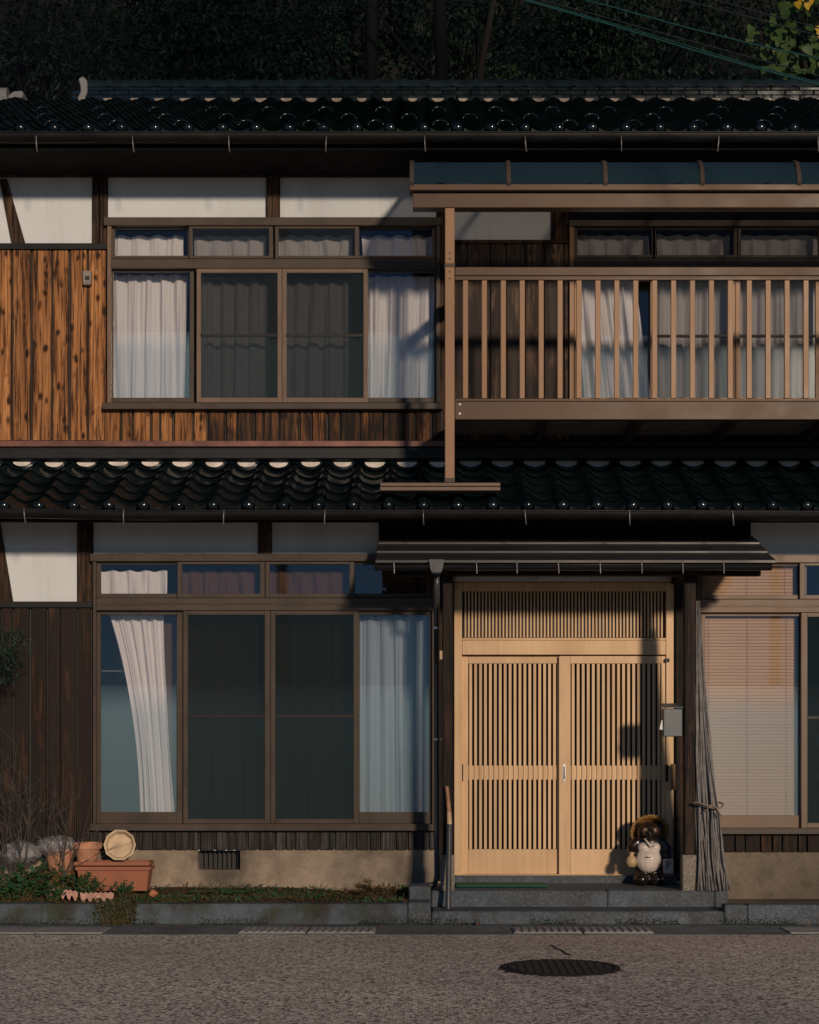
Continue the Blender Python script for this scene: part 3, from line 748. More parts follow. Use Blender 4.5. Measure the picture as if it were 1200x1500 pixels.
gutter('upper_gutter', UE_Y-0.02, Z(199, UE_Y), 0.062, -6.0, 6.0, [-90, 53, 194, 335, 478, 622, 769, 910, 1053, 1198], UE_Y, 200, 222)
lg = lambda x: 0.012*math.exp(-((x+3.2)/0.7)**2) - 0.006*math.exp(-((x+2.2)/0.5)**2) - 0.012*max(0, x-1.0)/3
gutter('lower_gutter', LE_Y-0.02, Z(750, LE_Y), 0.06, HX0, HX1, [35, 181, 328, 476, 620, 769, 922, 1073, 1222], LE_Y, 748, 769, lg)

# ------------------------------------------------------------------ balcony
DB = 12.50
BAL = empty_part('balcony', (X(930,DB), DB, Z(614,DB)), HOUSE)
pb('roof_beam', 605, 1480, 283, 304, DB-0.02, 0.11, M['rail'], BAL, 0.004)
pb('beam_lip', 605, 1480, 279.5, 282.5, DB-0.01, 0.09, M['black_metal'], BAL, 0)
pb('roof_gutter', 600, 1480, 269.5, 278.5, DB-0.06, 0.14, M['rail'], BAL, 0.004)
pb('post', 652, 666, 304.5, 706, DB-0.03, 0.075, M['baluster'], BAL, 0.004)
pb('post_collar', 651.3, 666.7, 385.5, 391, DB-0.034, 0.083, M['bronze'], BAL, 0.002)
for yy in (370, 378, 397, 407): pb('bolt', 658.4, 660.2, yy, yy+1.8, DB-0.034, 0.006, M['iron'], BAL, 0)
pb('post_foot', 651.5, 666.5, 700, 706.5, DB-0.036, 0.085, M['bronze'], BAL, 0.002)
pb('base_beam', 557, 733, 707, 712, DB-0.05, 0.12, M['bronze_lt'], BAL, 0.003); pb('base_beam', 557, 733, 713, 718.5, DB-0.055, 0.13, M['bronze_lt'], BAL, 0.003)
pb('top_rail', 666.6, 1480, 391, 403.5, DB-0.015, 0.07, M['rail'], BAL, 0.004); pb('top_rail', 666.6, 1480, 404.5, 410, DB-0.005, 0.05, M['rail'], BAL, 0.002)
pb('bottom_rail', 666.6, 1480, 584, 587.5, DB-0.005, 0.05, M['rail'], BAL, 0.002); pb('bottom_beam', 666.6, 1480, 588, 614.5, DB-0.015, 0.08, M['rail'], BAL, 0.004)
for yy in (591, 604.5): pb('bolt', 672.5, 675, yy, yy+2.5, DB-0.02, 0.006, M['silver'], BAL, 0)
k = 0; px = 682.0
while px < 1470:
    pb('baluster', px-3.8, px+3.8, 410.5, 583.5, DB, 0.03, M['baluster'], BAL, 0.003); px += 27.72
pb('end_rail', 653, 665, 391, 409, DB+0.05, DU-DB-0.1, M['rail'], BAL); pb('end_beam', 653, 665, 588, 614, DB+0.05, DU-DB-0.1, M['rail'], BAL)
for i in range(7):
    px = 655 + 141*i; xx = X(px, DB)
    MB().box(xx, xx+0.05, DB+0.07, DU-0.05, Z(614,DB)+0.005, Z(614,DB)+0.085).build('joist', M['bronze'], BAL)
yb0 = DB+0.07; zf = Z(614,DB)+0.088
for i in range(9): MB().box(X(660,DB), 5.0, yb0+i*0.118, yb0+i*0.118+0.112, zf, zf+0.022).build('deck_board', M['pebble_grey'], BAL)
prof = [(12.43, 5.585), (12.445, 5.65), (12.475, 5.72), (12.53, 5.775), (12.62, 5.815), (12.80, 5.86), (13.1, 5.915), (13.62, 5.99)]
for i in range(8):
    xa = X(603.5, 12.45) + 0.735*i
    pn = MB(); pn.closed = False
    def f(u, v):
        t = v*(len(prof)-1); j = min(int(t), len(prof)-2); q = t-j
        return (xa+0.012+u*0.711, prof[j][0]*(1-q)+prof[j+1][0]*q, prof[j][1]*(1-q)+prof[j+1][1]*q)
    if i < 7: pn.grid(f, 1, 14); pn.build('roof_panel', M['poly'], BAL, smooth=True)
    rb = MB(); rb.closed = False
    for (y, z) in prof: rb.v += [(xa-0.016, y-0.008, z+0.008), (xa+0.016, y-0.008, z+0.008), (xa+0.016, y+0.006, z-0.014), (xa-0.016, y+0.006, z-0.014)]
    for j in range(len(prof)-1):
        for q in range(4): rb.f.append((4*j+q, 4*j+(q+1)%4, 4*j+4+(q+1)%4, 4*j+4+q))
    rb.f += [(0,1,2,3), tuple(4*(len(prof)-1)+q for q in (3,2,1,0))]; rb.closed = True
    rb.build('roof_rib', M['bronze_dk'], BAL)

# ------------------------------------------------------------------ entrance
CY = 12.20
CAN = empty_part('entrance_canopy', (X(840,CY), CY, Z(822,CY)), HOUSE)
z0 = Z(822, CY); ca0, ca1 = X(550,CY), X(1137,CY); p = 0.305; n = 3
bd = [0.0, 0.30, 0.60, 0.93]
for i in range(3):
    ya, yb = CY+bd[i], CY+bd[i+1]; za, zb = z0+p*bd[i]+0.012*i, z0+p*bd[i+1]+0.012*i
    c_ = MB(); c_.v = [(ca0, ya, za-0.014),(ca1, ya, za-0.014),(ca1, yb+0.02, zb-0.014+0.006),(ca0, yb+0.02, zb-0.014+0.006),(ca0, ya, za+0.010),(ca1, ya, za+0.010),(ca1, yb+0.02, zb+0.012),(ca0, yb+0.02, zb+0.012)]
    c_.f = [(0,3,2,1),(4,5,6,7),(0,1,5,4),(1,2,6,5),(2,3,7,6),(3,0,4,7)]; c_.build('roof_strip', M['canopy'], CAN, bevel=0.003)
und = MB(); und.v = [(ca0+.03, CY+.03, z0-.05),(ca1-.03, CY+.03, z0-.05),(ca1-.03, DL-.03, z0-.05+p*.9),(ca0+.03, DL-.03, z0-.05+p*.9),(ca0+.03, CY+.03, z0-.016),(ca1-.03, CY+.03, z0-.016),(ca1-.03, DL-.03, z0-.016+p*.9),(ca0+.03, DL-.03, z0-.016+p*.9)]
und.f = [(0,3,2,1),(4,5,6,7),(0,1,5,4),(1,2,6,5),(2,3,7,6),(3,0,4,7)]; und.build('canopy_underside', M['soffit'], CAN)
gp = MB(); gp.closed = False
gz = Z(828, CY-0.05)
gp.grid(lambda u, v: (X(549,CY)+(X(1128,CY)-X(549,CY))*v, CY-0.045+0.04*math.cos(math.pi*(1+u)), gz+0.04*math.sin(math.pi*(1+u))), 8, 2)
gp.tube([(X(549,CY), CY-0.085, gz), (X(1128,CY), CY-0.085, gz)], 0.006, 6)
gp.build('canopy_gutter', M['black_metal'], CAN, smooth=True)
for px in (577, 698, 757, 818, 879, 940, 1000, 1060):
    dd = CY-0.095; MB().tube([(X(px,dd), dd+0.02, Z(820,dd)), (X(px,dd), dd, Z(824,dd)), (X(px,dd)+0.004, dd, Z(840,dd))], 0.004, 5).build('gutter_hook', M['hook'], CAN)
for px in (655, 1011): 
    dd = 12.44; MB().box(X(px,dd)-0.035, X(px,dd)+0.035, CY+0.12, DL, Z(842,dd), Z(842,dd)+0.07).build('canopy_bracket', M['pillar'], CAN)
pb('canopy_beam', 575, 1115, 833, 843, 12.42, 0.09, M['pillar'], CAN, 0.004)
# pillars with stone feet
for (a, b, s0, s1) in ((648.5, 664, 645.5, 666), (1003, 1020, 1000, 1022)):
    pl = pb('porch_pillar', a, b, 843.5, 1252, 12.44, 0.10, M['pillar'], HOUSE, 0.006)
    pb('pillar_stone', s0, s1, 1252.5, 1307, 12.42, 0.13, M['stonebase'], pl, 0.008)
# downpipe
d = 12.30
DP = MB(); DP.tube([(X(640,d), d, Z(836,d)), (X(640,d), d, Z(868,d)), (X(640,d), 12.62, Z(890,12.62)), (X(640.5,12.62), 12.62, Z(1285,12.62)), (X(636,12.62), 12.60, Z(1296,12.6)), (X(600,12.6), 12.58, Z(1300,12.58))], 0.024, 10)
dp = DP.build('downpipe', M['pipe'], HOUSE, smooth=True)
hp = MB(); dd = CY-0.11
hp.prism([(X(628,dd), Z(819,dd)), (X(651,dd), Z(819,dd)), (X(649,dd), Z(833,dd)), (X(646,dd), Z(839,dd)), (X(633,dd), Z(839,dd)), (X(630,dd), Z(833,dd))], dd, dd+0.12); hp.build('rain_hopper', M['pipe'], dp, bevel=0.003)
for py in (920, 1083): MB().lathe([(0.026,-0.008),(0.031,-0.008),(0.031,0.008),(0.026,0.008)], (X(640.5,12.62), 12.62, Z(py,12.62)), 12).build('pipe_clip', M['silver'], dp)
# door frame and transom lattice
DD = 13.20
DO = empty_part('entrance_door', (X(826,DD), DD, Z(1285,DD)), HOUSE)
pb('jamb', 665.5, 677, 853, 1285, DD-0.02, 0.14, M['door'], DO, 0.003); pb('jamb', 976, 988, 853, 1285, DD-0.02, 0.14, M['door'], DO, 0.003)
pb('head', 677.3, 975.7, 853, 866, DD-0.015, 0.13, M['door'], DO, 0.003); pb('transom_rail', 677.3, 975.7, 938, 959, DD-0.015, 0.13, M['door'], DO, 0.003)
pb('track_stop', 677.3, 975.7, 934.5, 937.7, DD-0.022, 0.05, M['door'], DO, 0.002)
pb('sill_track', 668, 986, 1281, 1285.5, DD-0.03, 0.15, M['door'], DO, 0.002)
px = 682.0
while px < 973:
    pb('transom_slat', px-1.2, px+1.2, 866.5, 934, DD, 0.02, M['door'], DO, 0.001); px += 5.05
pb('transom_backing', 677, 976, 866, 938, DD+0.08, 0.01, M['ink'], DO, 0)
def leaf_door(x0, x1, sx0, sx1, d, nsl, hx, hmat):
    D = empty_part('sliding_door', (X((x0+x1)/2,d), d, Z(1281,d)), HOUSE)
    pb('stile', x0, sx0, 961, 1281, d, 0.035, M['door'], D, 0.002); pb('stile', sx1, x1, 961, 1281, d, 0.035, M['door'], D, 0.002)
    pb('top_rail', sx0+.2, sx1-.2, 961, 972, d+0.001, 0.033, M['door'], D, 0.002); pb('bottom_panel', sx0+.2, sx1-.2, 1244, 1281, d+0.001, 0.033, M['door'], D, 0.002)
    pb('mid_rail', sx0+.2, sx1-.2, 1121.5, 1142, d+0.014, 0.02, M['door'], D, 0.001)
    pit = (sx1-sx0)/nsl
    for i in range(nsl):
        c = sx0 + pit*(i+0.5); pb('door_slat', c-pit*0.28, c+pit*0.28, 972.4, 1243.6, d+0.003, 0.011, M['door'], D, 0.001)
    MB().pbox(sx0, sx1, 972, 1244, d+0.06, 0.004).build('door_glass', M['ink'], D)
    h = MB(); hz0, hz1 = Z(1145,d), Z(1119,d); xc = X(hx,d)
    h.prism([(xc+0.013*math.cos(t)*(1), (hz0+0.013 if math.sin(t) < 0 else hz1-0.013)+0.013*math.sin(t)) for t in [2*math.pi*i/14 for i in range(14)]], d-0.006, d+0.004)
    ho = h.build('handle', hmat, D)
    MB().pbox(hx-1.0, hx+1.0, 1123, 1141, d-0.008, 0.003).build('handle_recess', M['ink'], D)
leaf_door(672, 821, 686, 816, DD+0.045, 18, 676.5, M['iron'])
leaf_door(819, 979, 836, 969, DD+0.002, 18, 826.5, M['silver'])
pb('wall_strip', 668, 784, 839, 851, DL-0.03, 0.03, M['plaster'], HOUSE, 0); pb('wall_strip', 868, 985, 839, 851, DL-0.03, 0.03, M['plaster'], HOUSE, 0)
pb('lamp_board', 788, 866, 842, 848, DL-0.06, 0.05, M['plaster'], HOUSE)
MB().box(X(664,13.15), X(990,13.15), 13.10, 13.40, 0.2, 0.275).build('door_sill_stone', M['granite'], HOUSE, bevel=0.006)
pb('door_switch', 974, 981, 964.5, 970, DD-0.028, 0.012, M['ink'], HOUSE); pb('door_latch', 975.5, 979, 1120, 1145, DD-0.03, 0.02, M['iron'], HOUSE)
pb('name_plate', 644.5, 648, 914, 966, 12.46, 0.02, M['timber'], HOUSE)
pb('name_plate', 644, 648.5, 953, 966, 12.45, 0.012, M['ferrule'], HOUSE)
MB().pbox(983, 989.5, 1119, 1157, DL-0.075, 0.006).build('sticker', simple('faded_sticker', (0.20, 0.12, 0.05), 0.7), HOUSE)
# little junction box on the planks
jb = MB().pbox(121, 133.5, 396, 417, DU-0.09, 0.05).build('junction_box', simple('junction_box_grey', (0.23, 0.20, 0.18), 0.5), HOUSE, bevel=0.006)
pb('socket', 124.5, 131, 404, 410, DU-0.093, 0.01, M['ink'], jb)

# ------------------------------------------------------------------ curtains and blind
def curtain(label, x0, x1, y0, y1, d, folds, amp=0.022, mat='curtain', top=None, seed=0, group=None, nz=12, lean=0.0, ease=False):
    rnd = random.Random(seed); ph = [rnd.uniform(0, 6.28) for _ in range(4)]; cm = MB(); cm.closed = False
    tx0, tx1 = top if top else (x0, x1)
    def f(u, v):
        a, b = tx0+(x0-tx0)*((1-(1-v)**2.2) if ease else v), tx1+(x1-tx1)*(v**1.6 if ease else v)
        uu = u + 0.02*math.sin(9*u+ph[0])*v
        px = a+(b-a)*uu; w_ = folds*2*math.pi
        k = 0.55+0.45*math.sin(u*5.1+ph[1])
        off = amp*(math.sin(w_*(u+0.05*v*math.sin(ph[2]))+ph[3]) + 0.5*k*math.sin(2.3*w_*u+ph[1]+0.6*v) + 0.25*math.sin(4.1*w_*u+ph[2]))*(0.75+0.4*v)
        off += amp*1.1*mnoise.noise(Vector((u*folds*1.7+seed*3.1, v*1.6, seed)))*(0.5+v) + amp*0.35*mnoise.noise(Vector((u*folds*5+seed, v*3.5, 4)))
        zj = 0.008*math.sin(w_*u+ph[0])*(1-v)
        return (X(px,d)+lean*v, d+0.02+off, Z(y0+(y1-y0)*v, d)+zj)
    cm.grid(f, max(40, folds*14), nz)
    o = cm.build('curtain', M[mat], None, smooth=True); tag(o, label, 'curtain', group); return o
dc = DU+0.10
curtain('white curtain behind leftmost pane of the upper left window', 160, 270, 402, 592, dc, 5, 0.026, seed=1, top=(160, 274))
curtain('grey-looking curtain behind the second screened pane of the upper left window', 290, 404, 405, 592, dc, 5, 0.028, seed=2)
curtain('grey-looking curtain behind the third screened pane of the upper left window', 412, 530, 408, 592, dc, 5, 0.028, seed=3)
curtain('white curtain behind rightmost pane of the upper left window by balcony post', 534, 632, 404, 592, dc, 4, 0.03, seed=4, top=(534, 637))
for i, (a, b, nm) in enumerate(((160, 268, 'leftmost'), (284, 390, 'second'), (406, 516, 'third'), (530, 640, 'rightmost'))):
    curtain('short white curtain in the %s small top pane of the upper left window' % nm, a, b, 345, 386, dc, 4, 0.014, seed=10+i)
curtain('white curtain pulled slanting behind the first pane beyond the balcony rail', 858, 955, 398, 595, dc, 5, 0.03, seed=5, top=(840, 930))
curtain('beige curtain behind the middle pane beyond the balcony rail', 960, 1070, 398, 595, dc, 5, 0.028, seed=6)
curtain('beige curtain behind the rightmost pane beyond the balcony rail', 1078, 1200, 398, 595, dc, 5, 0.028, seed=7)
for i, (a, b, nm) in enumerate(((845, 950, 'first'), (962, 1070, 'middle'), (1084, 1198, 'rightmost'))):
    curtain('short curtain in the %s small top pane above the balcony rail' % nm, a, b, 344, 384, dc, 4, 0.014, seed=20+i)
dc = DL+0.10
curtain('white curtain gathered to one side in the leftmost lower window pane', 205, 258, 900, 1214, dc, 5, 0.024, seed=31, top=(160, 240), nz=18, ease=True)
curtain('brown curtain beside the white one behind the second lower window pane', 240, 392, 900, 1212, dc+0.06, 7, 0.02, 'curtain_b', seed=32)
curtain('brown curtain behind the third lower window pane', 398, 522, 900, 1212, dc+0.06, 6, 0.02, 'curtain_b', seed=33)
curtain('white curtain with shade put into its colour behind the lower window pane beside the downpipe', 524, 628, 902, 1212, dc, 5, 0.026, 'curtain_shade', seed=34, nz=14)
curtain('short white curtain in the leftmost small top pane of the lower window', 146, 245, 836, 882, dc, 4, 0.014, seed=35)
curtain('short brown curtain in the second small top pane of the lower window', 262, 384, 836, 882, dc, 5, 0.014, 'curtain_b', seed=36)
curtain('short brown curtain in the third small top pane of the lower window', 392, 516, 836, 882, dc, 5, 0.014, 'curtain_b', seed=37)
curtain('short dark curtain in the small top pane beneath the canopy edge', 524, 630, 836, 882, dc, 5, 0.014, 'curtain_b', seed=38)
bar = MB().tube([(X(140,DL+0.25), DL+0.25, Z(983,DL+0.25)), (X(200,DL+0.25), DL+0.25, Z(983,DL+0.25))], 0.008, 8).build('curtain_rail', M['silver'], HOUSE)
# venetian blinds
def blind(label, x0, x1, y0, y1, d, pitch):
    B = thing('venetian_blind', label, 'blind', (X((x0+x1)/2,d), d, Z(y0,d)))
    s_ = MB(); hw = (X(x1,d)-X(x0,d))/2
    s_.closed = True; t = 0.46
    a = R(66); c1, s1 = 0.0135*math.cos(a), 0.0135*math.sin(a)
    s_.v = [(-hw,-c1,-s1),(hw,-c1,-s1),(hw,0.002,0.002),(-hw,0.002,0.002),(hw,c1,s1),(-hw,c1,s1)]; s_.f = [(0,1,2,3),(3,2,4,5)]; s_.closed = False
    me = s_.mesh('blind_slat', M['blind']); y = y0+6
    while y < y1:
        inst('blind_slat', me, (X((x0+x1)/2,d), d, Z(y,d)), B); y += pitch
    pb('head_rail', x0, x1, y0-2, y0+4, d-0.015, 0.03, M['blind'], B)
    for fx in (0.10, 0.5, 0.9): 
        xx = X(x0+(x1-x0)*fx, d); MB().tube([(xx, d-0.016, Z(y0,d)), (xx, d-0.016, Z(y1,d))], 0.0016, 5).build('blind_cord', M['terra_old'], B)
blind('tall beige venetian blind in the window right of the brushwood bundle', 1024, 1166, 896, 1200, DL+0.035, 4.75)
blind('short beige venetian blind in the small top pane beside the canopy end', 1024, 1164, 826, 884, DL+0.035, 4.75)

# ------------------------------------------------------------------ steps, kerbs, gutter covers
ST = thing('entrance_steps', 'grey granite entrance steps in front of the lattice doors', 'steps', (X(850,12.2), 12.2, 0))
def stone(a, b, dA, dB, z0, z1, mat='granite', par=ST, nm='step_stone', refd=None):
    rd = refd or dA
    return MB().box(X(a,rd)+0.0015, X(b,rd)-0.0015, dA, dB, z0, z1).build(nm, M[mat], par, bevel=0.010)
stone(632, 1061, 12.04, 12.392, 0.0, 0.10)
for a, b in ((632, 890), (890, 1047), (1047, 1067)): stone(a, b, 12.39, 12.62, 0.0, 0.22)
MB().box(X(634,12.6), X(1066,12.6), 12.622, 13.12, 0.0, 0.216).build('porch_floor', M['granite'], ST)
KB = bpy.data.objects.new('kerb', None); reg(KB, (0, 12.1, 0), None)
KB['kind'] = 'structure'
x = -420
for a, b in ((-420, -150), (-150, 196), (196, 597)): stone(a, b, 12.04, 12.165, 0.0, 0.155, 'kerb', KB, 'kerb_stone')
stone(597, 631.5, 12.04, 12.30, 0.0, 0.165, 'granite', KB, 'kerb_stone'); stone(599, 631.5, 12.302, 12.56, 0.0, 0.262, 'granite', KB, 'kerb_stone')
for a, b in ((1061.5, 1095), (1095, 1330), (1330, 1600)): stone(a, b, 12.04, 12.185, 0.0, 0.148, 'granite', KB, 'kerb_stone')
ms = MB(); ms.closed = False; rn = random.Random(61)
for i in range(5200):
    x_ = rn.uniform(-3.7, 3.9)
    if mnoise.noise(Vector((x_*1.9, 0.3, 5))) < -0.05: continue
    z_ = 0.004 + 0.045*rn.random()**2.2
    ms.leaf((x_, 12.035, z_), Vector((rn.uniform(-1,1), -0.5, rn.uniform(-.2,1))), Vector((0,-1,0.3)), rn.uniform(.006,.014), rn.uniform(.004,.008))
tag(ms.build('kerb_moss', leafm('moss', (0.010, 0.018, 0.009), (0.028, 0.042, 0.018), 0.1)), 'dark moss growing along the foot of the kerb and steps', 'moss', kind='stuff')
covers = ((-60, 50, 'leftmost pale drain cover under the potted plants'), (52, 149, 'pale drain cover below the broken pink edging'), (349, 447, 'ribbed drain cover below the foundation vent, left one of the pair'), (450, 549, 'ribbed drain cover below the foundation vent, right one of the pair'),
          (753, 853, 'ribbed drain cover before the steps, left one of the pair'), (856, 958, 'ribbed drain cover before the steps, right one of the pair'), (1158, 1300, 'pale drain cover at the right edge of the street'))
for a, b, lab in covers:
    dA = 11.47; C_ = thing('drain_cover', lab, 'drain cover', (X((a+b)/2,dA), 11.6, 0), 'drain covers along the kerb')
    MB().box(X(a,dA), X(b,dA), dA, 11.80, -0.01, 0.012).build('plate', M['cover'], C_, bevel=0.003)
    wx = X(a,dA)
    if 'ribbed' in lab:
        for i in range(9):
            xx = X(a,dA) + (X(b,dA)-X(a,dA))*(i+0.5)/9; MB().box(xx-0.016, xx+0.016, dA+0.03, 11.77, 0.010, 0.018).build('rib', M['cover'], C_, bevel=0.003)
# manhole
my = 9.73; mx = X(821, my); mr = 0.355
MH = thing('manhole_cover', 'round black cast iron manhole cover sunk in the road', 'manhole cover', (mx, my, 0))
MB().lathe([(0.0,0.006),(mr-0.045,0.006),(mr-0.045,0.0),(mr-0.035,0.0),(mr-0.035,0.007),(mr,0.007),(mr+0.004,-0.004)], (mx,my,0), 48).build('plate', M['iron'], MH)
for i in range(-6, 7):
    for j in range(-6, 7):
        if math.hypot(i, j) < 6.2: 
            MB().box(mx+i*0.047-0.016, mx+i*0.047+0.016, my+j*0.047-0.010, my+j*0.047+0.010, 0.005, 0.010).build('tread_stud', M['iron'], MH)
crk = MB(); crk.closed = False
pts = [(807,1385),(815,1390),(822,1392),(829,1397),(836,1400)]
def gp_(px, py): dd = CZ*F/(py-HY); return Vector((X(px,dd), dd, 0.004))
for a, b in zip(pts, pts[1:]):
    A, B = gp_(*a), gp_(*b); n_ = (B-A).cross(Vector((0,0,1))).normalized()*random.uniform(0.004,0.010); q = len(crk.v)
    crk.v += [tuple(A-n_), tuple(A+n_), tuple(B+n_), tuple(B-n_)]; crk.f.append((q,q+1,q+2,q+3))
for p_ in range(16):
    t = 2*math.pi*p_/16 + random.random()*0.2; A = Vector((mx+mr*math.cos(t), my+mr*math.sin(t), 0.004)); q = len(crk.v); e = random.uniform(0.015, 0.06)
    tt = Vector((-math.sin(t), math.cos(t), 0))*random.uniform(0.01, 0.04); rr = Vector((math.cos(t), math.sin(t), 0))*e
    crk.v += [tuple(A-tt), tuple(A+rr), tuple(A+tt)]; crk.f.append((q,q+1,q+2))
crk.build('road_crack', M['iron'], road_o)

# ------------------------------------------------------------------ things by the door
m_ = MB(); m_.closed = False
A = 0.222
m_.box(X(668,12.72), X(802,12.72), 12.70, 12.98, A, A+0.014); m_.closed = True
tag(m_.build('door_mat', M['mat_green'], bevel=0.004), 'green doormat lying on the step before the left lattice door', 'doormat')
MBX = thing('mailbox', 'grey metal mailbox with paper in its slot on the right porch pillar', 'mailbox', (X(985,12.47), 12.47, Z(1080,12.47)))
d = 12.45
mb_ = MB(); xa, xb = X(972,d), X(1000,d); za, zb = Z(1079,d), Z(1038,d)
mb_.box(xa, xb, d, d+0.10, za, zb); mb_.build('box', M['mailbox'], MBX, bevel=0.006)
ld = MB(); ld.v = [(xa-.008,d-.012,zb+.004),(xb+.004,d-.012,zb+.004),(xb+.004,d+.105,zb+.035),(xa-.008,d+.105,zb+.035),(xa-.008,d-.012,zb+.012),(xb+.004,d-.012,zb+.012),(xb+.004,d+.105,zb+.043),(xa-.008,d+.105,zb+.043)]
ld.f = [(0,3,2,1),(4,5,6,7),(0,1,5,4),(1,2,6,5),(2,3,7,6),(3,0,4,7)]; ld.build('lid', M['mailbox'], MBX, bevel=0.002)
pp = MB(); pp.v = [(xa-.028,d+.02,za+.055),(xa+.004,d+.015,za+.05),(xa+.004,d+.02,za+.12),(xa-.012,d+.02,za+.125),(xa-.028,d+.022,za+.055),(xa+.004,d+.017,za+.05),(xa+.004,d+.022,za+.12),(xa-.012,d+.022,za+.125)]
pp.f = [(0,1,2,3),(7,6,5,4),(0,4,5,1),(1,5,6,2),(2,6,7,3),(3,7,4,0)]; pp.build('paper', M['paper'], MBX)
# pole leaning by the left pillar
PO = thing('leaning_pole', 'dark metal pole with worn wooden handle leaning at the left porch pillar', 'pole', (X(656,12.2), 12.2, 0.1))
def P(px, py, d): return (X(px,d), d, Z(py,d))
MB().tube([(X(656.5,12.2), 12.2, 0.10), P(658.5,1208,12.36)], 0.021, 12).build('shaft', M['pipe'], PO, smooth=True, sharp=40)
MB().tube([P(658.6,1209,12.36), P(658,1190,12.38)], [0.019, 0.018], 12).build('ferrule', M['ferrule'], PO, smooth=True, sharp=40)
MB().tube([P(658,1190,12.38), P(656,1165,12.40), P(654.5,1152,12.41)], [0.017, 0.016, 0.017], 12).build('handle', M['stick'], PO, smooth=True, sharp=40)
# brushwood bundle
BW = thing('brushwood_bundle', 'tall bundle of grey brushwood tied with rope leaning on the right porch pillar', 'brushwood', (X(1045,12.4), 12.4, 0.22))
tw = MB(); rb_ = random.Random(5)
for i in range(170):
    u = rb_.random(); v = rb_.random(); bx_ = X(1022+46*u**0.9, 12.40); by = 12.36+0.2*v
    top = rb_.choice([0.55, 0.7, 0.85, 0.95, 1.0, 1.0]); zt_ = Z(880,12.45)
    ty = 12.46+0.06*v; tx = X(1020.5+4.5*u, 12.45)
    mid = 0.30; mxx = X(1020+26*u, 12.42)
    pts = []
    for t in (0.0, 0.12, 0.3, 0.5, 0.75, 1.0):
        tt = t*top; z = 0.222 + (zt_-0.222)*tt
        w_ = (1-tt)**1.35; xx = tx+(bx_-tx)*w_; yy = ty+(by-ty)*w_
        j = 0.018*(1-0.5*tt)
        pts.append((xx+rb_.uniform(-j,j), yy+rb_.uniform(-j,j), z))
    r0 = rb_.uniform(0.0025, 0.0075); tw.tube(pts, [r0, r0, r0*0.95, r0*0.85, r0*0.6, r0*0.3], 5)
o = tw.build('twigs', M['brush'], BW, smooth=True); o['kind'] = 'stuff'
rp = MB(); zc = Z(1180,12.4)
rp.tube([(X(1036,12.42)+0.125*math.cos(t), 12.45+0.11*math.sin(t), zc+0.02*math.sin(2*t+0.5)) for t in [2*math.pi*i/20 for i in range(21)]], 0.007, 6)
rp.tube([P(1032,1190,12.33), P(1043,1178,12.32), P(1052,1186,12.33), P(1056,1196,12.34)], 0.006, 6)
rp.tube([P(1018,1175,12.33), P(1043,1181,12.32)], 0.006, 6)
rp.build('rope_tie', M['rope'], BW, smooth=True)

# raccoon dog statue
tx, ty, tz = X(951, 12.92), 12.92, 0.216
TK = thing('raccoon_dog_statue', 'glazed ceramic raccoon dog statue with straw hat and white belly beside the door', 'statue', (tx, ty, tz))
def tk(mb): mb.v = [(a+tx, b+ty, c+tz) for a, b, c in mb.v]; return mb
b = MB()
b.ell((0, 0.02, 0.22), (0.135, 0.115, 0.17)); b.ell((0, 0.02, 0.33), (0.115, 0.095, 0.10))
b.ell((-0.065, -0.02, 0.05), (0.062, 0.075, 0.06)); b.ell((0.06, -0.02, 0.05), (0.062, 0.075, 0.06)); b.ell((0, 0.06, 0.07), (0.10, 0.07, 0.075))
b.tube([(-0.09, 0.0, 0.355), (-0.145, -0.03, 0.29), (-0.13, -0.085, 0.235)], [0.045, 0.042, 0.035], 10)
b.tube([(0.09, 0.0, 0.355), (0.148, -0.02, 0.28), (0.14, -0.06, 0.21)], [0.048, 0.044, 0.036], 10)
b.ell((0.0, -0.01, 0.425), (0.098, 0.088, 0.082)); b.ell((-0.012, -0.085, 0.405), (0.045, 0.05, 0.036)); 
b.ell((-0.085, 0.02, 0.475), (0.028, 0.02, 0.032)); b.ell((0.085, 0.02, 0.475), (0.028, 0.02, 0.032))
tk(b); bo = b.build('body', M['glaze_dk'], TK, smooth=True)
rmo = bo.modifiers.new('remesh', 'REMESH'); rmo.mode = 'VOXEL'; rmo.voxel_size = 0.009; rmo.use_smooth_shade = True
sm = bo.modifiers.new('smooth', 'SMOOTH'); sm.iterations = 6; sm.factor = 0.5
b = MB(); b.ell((-0.012, -0.045, 0.205), (0.108, 0.088, 0.105)); b.ell((-0.05, -0.055, 0.30), (0.052, 0.05, 0.045)); b.ell((0.035, -0.055, 0.30), (0.052, 0.05, 0.045)); tk(b)
be = b.build('belly', M['glaze_wh'], TK, smooth=True)
rmo = be.modifiers.new('remesh', 'REMESH'); rmo.mode = 'VOXEL'; rmo.voxel_size = 0.007; rmo.use_smooth_shade = True
sm = be.modifiers.new('smooth', 'SMOOTH'); sm.iterations = 4; sm.factor = 0.5
tk(MB().tube([(-0.045,-0.139,0.235),(-0.02,-0.1395,0.228),(0.0,-0.1395,0.233)], 0.003, 5)).build('navel_mark', M['ink'], TK)
for sx in (-1, 1):
    tk(MB().ell((-0.005+sx*0.038, -0.083, 0.437), (0.026, 0.014, 0.026))).build('eye_patch', M['tan_glaze'], TK, smooth=True)
    tk(MB().ell((-0.005+sx*0.036, -0.094, 0.438), (0.009, 0.008, 0.009))).build('eye', M['glaze_wh'], TK, smooth=True)
    tk(MB().ell((-0.007+sx*0.034, -0.102, 0.438), (0.006, 0.003, 0.006))).build('pupil', M['ink'], TK, smooth=True)
tk(MB().ell((-0.012, -0.128, 0.418), (0.016, 0.011, 0.013))).build('nose', M['glaze_dk'], TK, smooth=True)
